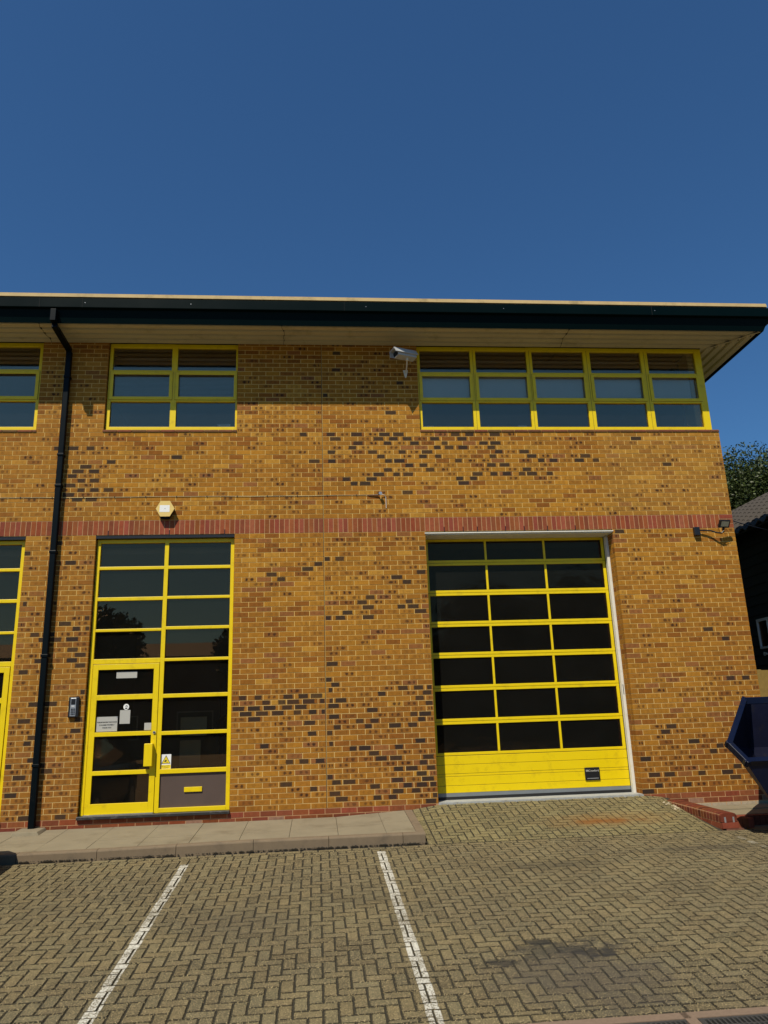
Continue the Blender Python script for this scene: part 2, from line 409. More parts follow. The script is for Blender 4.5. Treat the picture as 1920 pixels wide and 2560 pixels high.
# ---------------------------------------------------------------- ground heights
def lerp(a, b, t): return a + (b - a) * max(0.0, min(1.0, t))
YK = -1.45                                   # kerb front line
def G(x, y):
    if y <= -8.0: return -4.275 + 0.088 * (-6.5)
    base = -4.275 + 0.088 * (y + 1.5)
    if y > -1.6:
        base = -4.2795 + 0.0 * (y + 1.55) if y > -1.55 else base
    if y > -1.62 and x > 1.05:
        zw = lerp(-4.040, -3.985, (x - 1.19) / 0.4)
        if x > 4.62: zw = lerp(-3.985, -4.03, (x - 4.62) / 0.35)
        t = (y + 1.58) / 1.58
        t = max(0.0, t); t = t * 0.93 + 0.07 * t * t
        r = -4.282 + (zw + 4.282) * t
        return max(base, r) if y > -1.58 else base
    return base

# ================================================================= SETTING: ground
g = MB()
ys = [-160, -60, -8.0, -1.55, 0.0, 12, 160]
for i in range(len(ys) - 1):
    def gz(y):
        if y <= -8: return G(0, -8.0) - 0.03
        if y <= -1.5: return G(-3, y) - 0.03
        return -4.31
    g.face([(-160, ys[i], gz(ys[i])), (160, ys[i], gz(ys[i])), (160, ys[i + 1], gz(ys[i + 1])), (-160, ys[i + 1], gz(ys[i + 1]))])
g.build('ground', 'ground', kind='structure')

# joint sand sheet that the pavers sit in
X0, X1, Y0P, Y1P = -6.6, 7.6, -6.17, -1.60
yard = thing('paved_yard', (0, 0, 0), None, None); yard['kind'] = 'structure'
b = MB()
DZ = 0.0085
xs = [X0, 1.05, 1.19, 1.4, 1.6, 4.62, 4.95, X1]
def strip(mb, xs, ys, dz):
    for i in range(len(xs) - 1):
        for j in range(len(ys) - 1):
            mb.face([(xs[i], ys[j], G(xs[i], ys[j]) + dz), (xs[i + 1], ys[j], G(xs[i + 1], ys[j]) + dz),
                     (xs[i + 1], ys[j + 1], G(xs[i + 1], ys[j + 1]) + dz), (xs[i], ys[j + 1], G(xs[i], ys[j + 1]) + dz)])
strip(b, [X0, X1], [-6.17, -4, -1.585], -DZ)
strip(b, [1.192, 1.4, 1.6, 3, 4.62, 4.8, 4.945], [-1.579, -1.2, -0.8, -0.4, 0.0, ], -DZ)
b.build('joint_sand', 'bed', yard)

LINES = [(-1.665, -1.575, -1.98), (0.555, 0.65, -1.80)]      # x0, x1, far end
paint_bits = {0: MB(), 1: MB(), 2: MB()}
def paver(mb, x0, x1, y0, y1, top=0.0):
    if x1 - x0 < 0.02 or y1 - y0 < 0.02: return None
    gp = 0.0042; ch = 0.0060; dz = U(-0.0009, 0.0009); tx = U(-0.0009, 0.0009); ty = U(-0.0009, 0.0009)
    t = U(0.83, 1.13); tt = U(-0.04, 0.04)
    if R() < 0.05: t *= 0.8
    col = (t * (1 + tt), t, t * (1 - tt))
    if y0 > -1.6: col = (col[0] * 1.12, col[1] * 1.16, col[2] * 1.0)
    def P(x, y, d):
        return (x, y, G(x, y) + top + dz + tx * ((x > (x0 + x1) / 2) * 2 - 1) + ty * ((y > (y0 + y1) / 2) * 2 - 1) + d)
    gx0 = x0 + gp + U(0, .001); gx1 = x1 - gp - U(0, .001); gy0 = y0 + gp + U(0, .001); gy1 = y1 - gp - U(0, .001)
    bt = [P(gx0, gy0, -.018), P(gx1, gy0, -.018), P(gx1, gy1, -.018), P(gx0, gy1, -.018)]
    md = [P(gx0, gy0, -ch), P(gx1, gy0, -ch), P(gx1, gy1, -ch), P(gx0, gy1, -ch)]
    tp = [P(gx0 + ch, gy0 + ch, 0), P(gx1 - ch, gy0 + ch, 0), P(gx1 - ch, gy1 - ch, 0), P(gx0 + ch, gy1 - ch, 0)]
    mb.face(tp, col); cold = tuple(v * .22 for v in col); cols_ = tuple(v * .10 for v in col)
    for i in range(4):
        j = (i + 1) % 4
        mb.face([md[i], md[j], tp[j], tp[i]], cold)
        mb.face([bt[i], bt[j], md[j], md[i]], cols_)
    for k, (lx0, lx1, ly) in enumerate(LINES):
        a0, a1 = max(lx0 + U(-.004, .004), gx0 + ch * .6), min(lx1 + U(-.004, .004), gx1 - ch * .6)
        c0, c1 = gy0 + ch * .6, min(ly, gy1 - ch * .6)
        if a1 - a0 > 0.006 and c1 - c0 > 0.01 :
            paint_bits[k].box(a0, a1, c0, c1, 0, 0.0011)
            vs = paint_bits[k].v[-24:]
            paint_bits[k].v[-24:] = [(x, y, P(x, y, 0.0003)[2] + z) for x, y, z in vs]
    return mb

def herring(x0, x1, y0, y1):
    out = []; s = 0.1
    ni0, ni1 = int(x0 / s) - 3, int(x1 / s) + 3; nj0, nj1 = int(y0 / s) - 3, int(y1 / s) + 3
    for i in range(ni0, ni1):
        for j in range(nj0, nj1):
            if (i - j) % 4 == 0: a = (i * s, (i + 2) * s, j * s, (j + 1) * s)
            elif (i - j) % 4 == 3: a = (i * s, (i + 1) * s, j * s, (j + 2) * s)
            else: continue
            a = (max(a[0], x0), min(a[1], x1), max(a[2], y0), min(a[3], y1))
            if a[1] - a[0] > 0.025 and a[3] - a[2] > 0.025: out.append(a)
    return out
pav = herring(X0, X1, -6.06, -1.705)
x = X0
while x < X1:                                 # stretcher rows along the channel and along the kerb
    pav.append((x, x + 0.2, -6.16, -6.06)); x += 0.2
x = X0 + 0.07
while x < X1:
    pav.append((x, x + 0.2, -1.705, -1.60)); x += 0.2
ramp = herring(1.30, 4.86, -1.585, -0.005)
y = -1.585
while y < -0.1:
    ramp.append((1.195, 1.30, y, min(y + 0.2, -0.005))); y += 0.2
SK = [(4.6, 7.6, -8, -8)]
def inview(p, m=40):
    q = pix(p); return q and -m < q[0] < 1920 + m and -m < q[1] < 2560 + m
def dist(p): return (Vector(p) - CAM).length
allp = [(a, dist(((a[0] + a[1]) / 2, (a[2] + a[3]) / 2, G((a[0] + a[1]) / 2, (a[2] + a[3]) / 2)))) for a in pav + ramp]
vis = sorted([q for q in allp if (q[0][1] - q[0][0]) * (q[0][3] - q[0][2]) > 0.018 and inview(((q[0][0] + q[0][1]) / 2, (q[0][2] + q[0][3]) / 2, G(q[0][0], q[0][2])), 0)], key=lambda q: q[1])
single = set(id(q[0]) for q in vis[:298])
rest = MB()
for a, d in allp:
    if id(a) in single:
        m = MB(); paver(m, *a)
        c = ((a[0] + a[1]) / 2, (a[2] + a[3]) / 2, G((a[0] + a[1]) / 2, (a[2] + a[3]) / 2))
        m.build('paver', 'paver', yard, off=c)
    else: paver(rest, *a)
o = rest.build('paver_field', 'paver', yard); o['kind'] = 'stuff'
# worn remnant of the third line, near the skip
for (xa, xb, ya, yb) in ((4.87, 4.95, -2.08, -1.93), (4.88, 4.96, -2.30, -2.16), (4.90, 4.97, -2.46, -2.38)):
    paint_bits[2].box(xa, xb, ya, yb, 0.0, 0.0012)
    vs = paint_bits[2].v[-24:]; paint_bits[2].v[-24:] = [(x, y, G(x, y) + 0.0016 + z) for x, y, z in vs]
for k, (lab) in enumerate(('worn white bay line on the block paving, left one below the entrance door',
                           'worn white bay line on the block paving, running up to the kerb near the ramp',
                           'faded scraps of a white bay line beside the blue skip')):
    o = paint_bits[k].build('bay_line', 'paint' if k < 2 else 'paint_scrap'); tag(o, lab, 'road marking', 'white parking bay lines')

# moss and dirt along the foot of the kerb
m = MB()
x = -3.6
while x < 1.25:
    r = U(0.003, 0.008) if R() < .8 else U(.008, .018)
    if R() < (0.9 if x > -1 else 0.75):
        yy = -1.455 - U(0, 0.008) - (0.12 if False else 0)
        zc = -4.279
        n = 6
        ring = [(x + r * 2.2 * math.cos(t), yy + r * math.sin(t), zc - 0.004) for t in [k * 2 * math.pi / n for k in range(n)]]
        for k in range(n): m.face([ring[k], ring[(k + 1) % n], (x, yy, zc + r * 0.7)])
    x += U(0.004, 0.03)
o = m.build('moss', 'dirt', smooth=True); o['kind'] = 'stuff'; tag(o, 'dark moss and dirt tufts along the foot of the kerb', 'moss')

# footway: kerb stones and flags
foot = thing('footway', (0, 0, 0), None, None); foot['kind'] = 'structure'
def kz(x): return lerp(-4.190, -4.165, (x + 3.0) / 2.0)      # kerb top
def wz(x): return -4.095 if x < 0.12 else lerp(-4.095, -4.045, (x - 0.12) / 0.95)
def kerbstone(x0, x1):
    m = MB(); g_ = 0.003
    x0 += g_; x1 -= g_
    for (xa, xb) in ((x0, x1),):
        prof = lambda x: [(x, YK, -4.34), (x, YK, kz(x) - 0.022), (x, YK + 0.006, kz(x) - 0.009), (x, YK + 0.020, kz(x) - 0.001), (x, YK + 0.125, kz(x) + 0.001), (x, YK + 0.125, -4.34)]
        A, B = prof(xa), prof(xb)
        for i in range(5): m.face([A[i], B[i], B[i + 1], A[i + 1]])
        m.face(A[::-1]); m.face(B)
    return m.build('kerb_stone', 'kerb', foot)
kx = [-6.39, -5.475, -4.56, -3.645, -2.73, -1.815, -0.905, 0.0, 0.905, 1.185]
for i in range(len(kx) - 1): kerbstone(kx[i], kx[i + 1])
# return edging beside the ramp
def edging(y0, y1):
    m = MB(); y0 += .003; y1 -= .003
    def zt(y): return lerp(kz(1.1), -4.043, (y + 1.32) / 1.32) + 0.001
    m.quadbox([(1.085, y0, -4.34), (1.19, y0, -4.34), (1.19, y1, -4.34), (1.085, y1, -4.34), (1.085, y0, zt(y0)), (1.19, y0, zt(y0)), (1.19, y1, zt(y1)), (1.085, y1, zt(y1))])
    m.build('kerb_stone', 'kerb', foot)
edging(-1.322, -1.13); edging(-1.13, -0.005)
# flags
b = MB()
b.quadbox([(-6.6, -1.322, -4.40), (1.084, -1.322, -4.40), (1.084, -0.003, -4.40), (-6.6, -0.003, -4.40),
           (-6.6, -1.322, -4.205), (1.084, -1.322, -4.185), (1.084, -0.003, -4.12), (-6.6, -0.003, -4.12)])
b.build('flag_bedding', 'bed', foot)
def flag(x0, x1, y0, y1):
    g_ = 0.0028; m = MB(); j = U(-.0015, .0015)
    def zt(x, y): return lerp(kz(x), wz(x), (y - (YK + .125)) / -(YK + .125)) + j
    q = [(x0 + g_, y0 + g_), (x1 - g_, y0 + g_), (x1 - g_, y1 - g_), (x0 + g_, y1 - g_)]
    m.quadbox([(a, c, zt(a, c) - .035) for a, c in q] + [(a, c, zt(a, c)) for a, c in q])
    m.build('paving_flag', 'slab', foot)
xx = [0.12 - 0.603 * k for k in range(11, -1, -1)] + [0.715, 1.083]
for i in range(len(xx) - 1):
    ym = -0.86 if xx[i] < 0.1 else (-0.78 if xx[i] < 0.5 else -0.70)
    flag(xx[i], xx[i + 1], -1.322, ym); flag(xx[i], xx[i + 1], ym, -0.004)
# right-hand footway behind the skip
b = MB()
for i in range(6):
    for (ya, yb) in ((-1.0, -0.5), (-0.5, -0.004)):
        m = MB(); m.box(5.29 + .62 * i, 5.905 + .62 * i, ya + .003, yb - .003, -4.30, -4.168 - .012 * (ya < -.6) + U(-.001, .001)); m.build('paving_flag', 'slab', foot)
xk = 5.3
while xk < 9:
    m = MB(); m.box(xk, xk + .068, -1.115, -1.003, -4.34, -4.185, col=(0.22, 0.06, 0.035)); m.build('edge_brick', 'brick', foot); xk += .075

# drainage channel at the foot of the picture
ch = thing('drainage_channel', (2.2, -6.25, -4.70), 'pink concrete drainage channel with black slotted grates at the lower right edge', 'drain')
zc = G(0, -6.2) - 0.0
def czb(y): return -4.275 + 0.088 * (y + 1.5)
xk = -1.0
xs_ = [-1.0 + k * 1.02 - 0.93 for k in range(9)]
units = [(2.13 - 1.02 * k, 3.198 - 1.02 * k) for k in range(-3, 8)]
for (a, c) in units:
    m = MB()
    def slabq(x0, x1, y0, y1, dz0=0.0):
        m.quadbox([(x0, y0, czb(y0) - .1), (x1, y0, czb(y0) - .1), (x1, y1, czb(y1) - .1), (x0, y1, czb(y1) - .1), (x0, y0, czb(y0) + dz0), (x1, y0, czb(y0) + dz0), (x1, y1, czb(y1) + dz0), (x0, y1, czb(y1) + dz0)])
    slabq(a + .003, c - .003, -6.245, -6.165, -.001)
    slabq(a + .003, c - .003, -6.52, -6.44, -.001)
    slabq(a + .003, a + .075, -6.44, -6.245, -.001)
    m.build('channel_unit', 'edging', ch)
    # grate
    m = MB(); gx0, gx1 = a + .083, c - .008
    def bar(x0, x1, y0, y1, zt=-.004, zb=-.03):
        m.quadbox([(x0, y0, czb(y0) + zb), (x1, y0, czb(y0) + zb), (x1, y1, czb(y1) + zb), (x0, y1, czb(y1) + zb), (x0, y0, czb(y0) + zt), (x1, y0, czb(y0) + zt), (x1, y1, czb(y1) + zt), (x0, y1, czb(y1) + zt)])
    bar(gx0, gx1, -6.268, -6.250); bar(gx0, gx1, -6.438, -6.42); bar(gx0, gx0 + .02, -6.42, -6.268); bar(gx1 - .02, gx1, -6.42, -6.268)
    bar(gx0 + .02, gx1 - .02, -6.35, -6.34)
    x = gx0 + .02
    while x < gx1 - .03:
        bar(x, x + .012, -6.34, -6.268); bar(x, x + .012, -6.42, -6.35); x += .031
    m.build('grate', 'grate', ch)
m = MB(); m.box(-5.6, 6.2, -6.44, -6.245, czb(-6.3) - .16, czb(-6.3) - .12); m.build('channel_floor', 'black', ch)

# ================================================================= BUILDING
bld = thing('brick_unit', (0, 0, -3.98), 'two storey buff brick business unit with yellow framed windows and wide flat eaves', 'building')
ZS0, ZS1 = 0.0, 0.225
XL, XR = -8.2, 6.6
# openings: x0, x1, z0, z1
OPEN = [(-6.46, -4.41, -3.975, 0.0), (-3.3975, -1.35, -3.975, 0.0), (1.575, 4.575, -3.99, 0.0),
        (-6.46, -4.41, 1.65, 3.2), (-3.3975, -1.35, 1.65, 3.2), (1.575, 6.6, 1.65, 3.2)]
# mortar / wall core as rectangles
core = MB()
cx_ = sorted(set([XL, XR, -6.46, -4.41, -3.3975, -1.35, 1.575, 4.575]))
cz_ = [-4.5, -3.975, 0.0, 1.65, 3.2]
for i in range(len(cx_) - 1):
    for j in range(len(cz_) - 1):
        mx, mz = (cx_[i] + cx_[i + 1]) / 2, (cz_[j] + cz_[j + 1]) / 2
        if any(o[0] < mx < o[1] and o[2] - .02 < mz < o[3] for o in OPEN): continue
        core.box(cx_[i] + (.003 if any(abs(cx_[i] - o[1]) < 1e-6 and o[2] - .02 < mz < o[3] for o in OPEN) else 0),
                 cx_[i + 1] - (.003 if (any(abs(cx_[i + 1] - o[0]) < 1e-6 and o[2] - .02 < mz < o[3] for o in OPEN) or i == len(cx_) - 2) else 0),
                 0.0033, 0.42, cz_[j], cz_[j + 1])
core.build('wall_core', 'mortar', bld)
m = MB(); m.box(6.30, 6.597, 0.30, 12, -4.5, 1.65); m.box(6.30, 6.5, .12, 12, 1.65, 3.15); m.box(XL, 6.5, 11.7, 12, -4.5, 3.15); m.box(XL, XL + .3, .3, 11.7, -4.5, 3.15)
m.build('side_wall', 'mortar', bld)

def wave(X, Z):                                  # slow change of firing colour over the wall
    return .5 + .25 * math.sin(X * 1.3 + 2.1 * math.sin(Z * .9)) + .25 * math.sin(Z * 2.3 + X * .7 + 1.0)
def tone(X, Z):
    low = max(0.0, min(1.0, (0.8 - Z) / 3.5))
    A = Vector((0.400, 0.180, 0.020)); B = Vector((0.245, 0.088, 0.013)); Cc = Vector((0.265, 0.102, 0.028)); D = Vector((0.44, 0.215, 0.030))
    p = R()
    if p < 0.03 + 0.06 * low: c = Cc
    elif p < 0.10: c = D
    elif p < 0.20: c = B
    else: c = A.lerp(B, max(0, min(1, U(-0.20, 0.24) + .45 * wave(X, Z) + 0.30 * low)))
    if X < -3.35: c = c.lerp(Vector((0.29, 0.130, 0.026)), .35)
    if X > 4.6 and Z > 0: c = c.lerp(Vector((.40, .215, .044)), .3)
    return tuple(c * U(0.92, 1.08))
def marks(X, Z):
    sp, bl = 0.20, 0.012
    def inside(*q): return q[0] < X < q[1] and q[2] < Z < q[3]
    if inside(.1, 1.5, 1.12, 1.62): bl, sp = .42, .35
    elif inside(1.1, 2.9, 1.02, 1.62): bl, sp = .36, .35
    elif inside(2.5, 3.7, .85, 1.35): bl, sp = .34, .3
    elif inside(3.4, 4.4, 1.1, 1.3): bl, sp = .35, .3
    elif inside(.1, 3.0, .75, 1.02): bl, sp = .12, .35
    elif inside(-3.95, -3.2, .5, 1.45): bl, sp = .30, .4
    elif inside(-1.25, 0, -2.72, -2.38): bl, sp = .62, .25
    elif inside(-1.35, 0, -3.2, -2.72): bl, sp = .16, .35
    elif inside(-1.35, 0, -4, -3.2): bl, sp = .08, .25
    elif inside(0, .115, -3.3, -1.9): bl, sp = .5, .2
    elif inside(.6, 1.6, -3.95, -3.2): bl, sp = .45, .35
    elif inside(0, 1.6, -2.9, -2.35): bl, sp = .30, .4
    elif inside(0, 1.6, -4, -2.9): bl, sp = .12, .4
    elif inside(0, 1.5, -1.32, -1.0): bl, sp = .34, .4
    elif inside(0, 1.6, -1.0, -.1): bl, sp = .06, .45
    elif inside(-.8, 0, -.72, -.45): bl, sp = .3, .3
    elif inside(-4.5, -3.3, -4, -1.3): bl, sp = .12, .6
    elif inside(-4.5, -3.3, -1.3, 0): bl, sp = .05, .35
    elif inside(4.6, 6.7, -4, -2.9): bl, sp = .09, .4
    elif inside(4.6, 6.7, -2.6, -2.3): bl, sp = .06, .45
    elif inside(4.6, 6.7, -1.3, -1.1): bl, sp = .05, .5
    elif X > 4.6: bl, sp = .012, .16
    elif inside(-1.35, 0, -2.3, -.8): bl, sp = .003, .06
    elif inside(-3.3, 0, .3, 1.6): bl, sp = .008, .20
    elif inside(-1.35, 0, 1.65, 2.2): bl, sp = .05, .5
    elif inside(-1.35, 1.6, 2.2, 3.3): bl, sp = .06, .25
    if bl > .1: bl *= 1.2
    p = R()
    if p < bl: return (0.2, U(.88, 1), R())
    if p < bl + sp: return (U(.3, 1), 0, R())
    return (U(0, .25), 0, R())

buff = []                                       # (x0,x1,z0,depth)
def course(xa, xb, z0, par, anchor, pa=False, pb=False):
    """bricks between xa and xb on the lattice; pa, pb: ends are jambs that show their return"""
    s = 0.225; off = anchor + (0.1125 if par else 0)
    k = math.floor((xa - off) / s); x = off + k * s; cuts = []
    while x < xb + s:
        if xa + 0.045 < x < xb - 0.045: cuts.append(x)
        x += s
    pts = [xa] + cuts + [xb]
    for i in range(len(pts) - 1):
        a = pts[i] + (0.005 if i else 0.0); c = pts[i + 1] - (0.005 if i < len(pts) - 2 else 0.0)
        if c - a < .02: continue
        dep = 0.03
        if (i == 0 and pa) or (i == len(pts) - 2 and pb): dep = 0.215 if par else 0.1025
        buff.append((a, c, z0 + .005, z0 + .07, dep))
        if dep > .05:
            sgn_l = (i == 0 and pa)
            if not par: REV.append((pts[i] if sgn_l else pts[i + 1] - .1, pts[i] + .1 if sgn_l else pts[i + 1], .1125, .2975, z0 + .005, z0 + .07))
            else: REV.append((pts[i] if sgn_l else pts[i + 1] - .1, pts[i] + .1 if sgn_l else pts[i + 1], .225, .2975, z0 + .005, z0 + .07))
REV = []
for k in range(53):                             # ground floor courses
    z = -3.975 + 0.075 * k; par = (52 - k) % 2
    course(XL, -6.46, z, par, -6.46, pb=True)
    course(-4.41, -3.3975, z, par, -4.41, pa=True, pb=True)
    course(-1.35, -0.006, z, par, 0.0, pa=True)
    course(0.006, 1.575, z, par, 0.0, pb=True)
    course(4.575, 6.6, z, par, 4.575, pa=True, pb=True)
for k in range(19):                             # band between the storeys
    z = 0.225 + 0.075 * k; par = k % 2
    course(XL, -0.006, z, par, 0.0)
    course(0.006, 6.6, z, par, 0.0, pb=True)
for k in range(21):                             # upper piers
    z = 1.65 + 0.075 * k; par = (k + 1) % 2
    course(XL, -6.46, z, par, -6.46, pb=True)
    course(-4.41, -3.3975, z, par, -4.41, pa=True, pb=True)
    course(-1.35, -0.006, z, par, 0.0, pa=True)
    course(0.006, 1.575, z, par, 0.0, pb=True)
def brickmesh(mb, a, c, z0, z1, dep, y0=None, col=None, mk=None):
    yy = U(-.0010, .0008) if y0 is None else y0
    j = [U(-.0012, .0012) for _ in range(4)]
    n0 = len(mb.v)
    mb.box(a + abs(j[0]) * .5, c - abs(j[1]) * .5, yy, (y0 or 0) + dep, z0 + j[2] * .6, z1 + j[3] * .6, col, mk, skip='b')
    return mb
cand = []
for q in buff:
    xm, zm = (q[0] + q[1]) / 2, (q[2] + q[3]) / 2
    if q[1] - q[0] > .2 and inview((xm, 0, zm), -20): cand.append((dist((xm, 0, zm)), q))
cand.sort(key=lambda t: t[0])
single = set(q for _, q in cand[:298])
rest = MB()
for q in buff:
    xm, zm = (q[0] + q[1]) / 2, (q[2] + q[3]) / 2
    c, k = tone(xm, zm), marks(xm, zm)
    if q in single:
        m = MB(); brickmesh(m, *q, col=c, mk=k); m.build('brick', 'brick', bld, off=(xm, 0, zm))
    else: brickmesh(rest, *q, col=c, mk=k)
for (a, c, y0, y1, z0, z1) in REV:
    cc = tone(a, z0); rest.box(a, c, y0, y1, z0, z1, cc, (0, 0, 0), skip='b')
o = rest.build('brick_field', 'brick', bld); o['kind'] = 'stuff'

def red(k=1.0):
    t = U(.82, 1.15) * k; q = R()
    return (0.235 * t, 0.060 * t * U(.9, 1.25), 0.026 * t * U(.8, 1.3)) if q > .2 else (0.20 * t, 0.056 * t, 0.026 * t)
# soldier course
n = -109
while True:
    xa = n * 0.075
    if xa >= 85 * 0.075 - .001: break
    if inview((xa, 0, .1), 120):
        m = MB(); brickmesh(m, xa + .005, xa + .070, .005, .220, .03, col=red(1.12), mk=(0, 0, 0)); m.build('soldier_brick', 'brick', bld, off=(xa + .0375, 0, .1125))
    else:
        pass
    n += 1
m = MB()
for n in range(-109, -60):
    if not inview((n * .075, 0, .1), 120): brickmesh(m, n * .075 + .005, n * .075 + .070, .005, .220, .03, col=red(1.1))
if m.f: o = m.build('soldier_bricks_beyond', 'brick', bld); o['kind'] = 'stuff'
for (a, c, z) in ((6.38, 6.6, 0), (6.38, 6.488, 1), (6.498, 6.6, 1), (6.38, 6.6, 2)):
    z = z * .075; m = MB(); brickmesh(m, a, c, z + .005, z + .07, .1, col=red(1.1)); m.build('soldier_brick', 'brick', bld, off=(a, 0, z))
# pink mortar behind the red bands
m = MB(); m.box(XL, 6.597, 0.0022, .0031, 0.0, .225); m.box(XL, 6.597, .0022, .0031, -4.25, -3.975)
for q in (( -6.46, -4.41), (-3.3975, -1.35), (1.575, 4.575)): pass
m.build('red_band_mortar', 'red_mortar', bld)
# weep slots
for x in (-3.225, -2.325, -1.35 - .15, 1.875, 2.175, 2.4, 2.85, 3.15, 3.525, 3.975, -4.8, .0):
    if x == 0: continue
    m = MB(); m.box(x - .005, x + .005, -.004, .004, -.012, .07); m.build('weep_vent', 'blackpl', bld, off=(x, 0, .03))
# plinth courses
for r_ in range(3):
    z = -4.05 - .075 * r_; par = r_ % 2; x = -6.6 - (.1125 if par else 0) + .045
    while x < 6.6:
        a, c = max(x, -6.6) + .005, min(x + .225, 6.6) - .005
        mid = (a + c) / 2
        if not (1.62 < mid < 4.5) and c - a > .03 and not (r_ == 2 and mid < 4.6):
            k = 1.0 if r_ == 0 else .8
            col = red(k)
            if r_ == 2: col = (.36, .30, .22) if R() < .7 else (.3, .16, .10)
            if r_ == 1 and R() < .15: col = (.27, .15, .10)
            z1 = z + .07
            m = MB(); brickmesh(m, a, c, z + .005, z1, .03, col=col, mk=(U(0, .2), 0, R())); m.build('plinth_brick', 'brick', bld, off=(mid, 0, z + .035))
        x += .225
# movement joint sealant
m = MB(); m.box(-.0075, .0010, -.001, .004, -3.975, 3.18); m.build('joint_sealant', 'black', bld)
m = MB(); m.box(.0012, .0058, -.0012, .004, -3.975, 3.18); m.build('joint_sealant', 'mortar', bld)
# window sills, bullnosed brick
def sill_brick(xa, xb):
    m = MB(); y0, z0, z1 = -.012, 1.652, 1.703
    prof = [(y0, z0), (y0 - .002, z0 + .020), (y0 + .008, z0 + .036), (y0 + .026, z0 + .046), (.075, z1), (.075, z0)]
    c = (.17 * U(.8, 1.15), .065 * U(.85, 1.15), .032)
    A = [(xa + .004, y, z) for y, z in prof]; B = [(xb - .004, y, z) for y, z in prof]
    for i in range(5): m.face([A[i], B[i], B[i + 1], A[i + 1]], c)
    m.face(A[::-1], c); m.face(B, c)
    m.build('sill_brick', 'brick', bld, off=((xa + xb) / 2, 0, 1.67))
for (a, c) in ((-6.46, -4.40), (-3.41, -1.345), (1.57, 6.605)):
    x = a
    while x < c - .01:
        e = min(x + .222, c); e = c if c - e < .06 else e
        sill_brick(x, e); x = e
m = MB(); m.box(1.575, 6.597, .0015, .074, 1.65, 1.69); m.box(-3.4, -1.35, .0015, .074, 1.65, 1.69); m.box(-6.46, -4.41, .0015, .074, 1.65, 1.69); m.build('sill_bed', 'mortar', bld)

# ---------------------------------------------------------------- glazed frames
def bars(mb, L, y0, y1):
    for (x0, x1, z0, z1) in L: mb.box(x0, x1, y0, y1, z0, z1)
def pane(parent, x0, x1, z0, z1, y, mat='glass'):
    m = MB(); m.box(x0 - .006, x1 + .006, y, y + .012, z0 - .006, z1 + .006)
    tx, tz = U(-.0022, .0022), U(-.0012, .0012); xm, zm = (x0 + x1) / 2, (z0 + z1) / 2
    m.v = [(a, b_ + tx * (a - xm) + tz * (c - zm) / .4, c) for a, b_, c in m.v]; return m.build('pane', mat, parent)
def ring(x0, x1, z0, z1, w, wb=None):
    wb = wb or w
    return [(x0, x0 + w, z0, z1), (x1 - w, x1, z0, z1), (x0 + w, x1 - w, z0, z0 + wb), (x0 + w, x1 - w, z1 - w, z1)]
def window(cols, xl, xr, name='window'):
    """upper windows: cols = list of (glass x0, x1); three rows"""
    w = thing(name, ((xl + xr) / 2, .05, 1.7), None, None, parent=bld)
    m = MB()
    L = [(xl, cols[0][0] - .0, 1.703, 3.198), (cols[-1][1], xr, 1.703, 3.198)]
    for i in range(len(cols) - 1): L.append((cols[i][1], cols[i + 1][0], 1.703, 3.198))
    for (a, c) in cols:
        L += [(a, c, 1.703, 1.762), (a, c, 2.192, 2.228), (a, c, 2.702, 2.738), (a, c, 3.132, 3.198)]
    bars(m, L, .052, .12)
    f = bevel(m.build('frame', 'yellow', w), .004)
    for (a, c) in cols:
        pane(w, a, c, 1.762, 2.192, .085); pane(w, a, c, 2.738, 3.132, .085)
        k = MB(); bars(k, ring(a - .024, c + .024, 2.222, 2.708, .052), .040, .0515)
        k2 = k.build('casement', 'yellow', w); bevel(k2, .003)
        pane(w, a + .028, c - .028, 2.274, 2.656, .085)
        m = MB(); bars(m, ring(a - .027, c + .027, 2.219, 2.711, .0028), .048, .0523); m.build('gasket', 'yellow_dark', w)
    return w
ULc = [(-3.335, -2.405), (-2.316, -1.384)]
window(ULc, -3.385, -1.352)
mir = lambda c: [(-7.808 - b_, -7.808 - a_) for a_, b_ in reversed(c)]
window(mir(ULc), -6.456, -4.423)
URc = [(1.628, 2.478), (2.573, 3.447), (3.538, 4.430), (4.548, 5.440), (5.560, 6.405)]
wr = window(URc, 1.578, 6.523)
m = MB(); m.box(6.502, 6.523, .1202, 2.2, 1.703, 3.198); m.build('side_frame', 'yellow', wr)
# thin split lines in the coupled mullions of the long window
for x in (2.526, 3.492, 4.489, 5.500):
    m = MB(); m.box(x - .0025, x + .0025, .0508, .0525, 1.705, 3.14); m.build('mullion_joint', 'yellow_dark', wr)

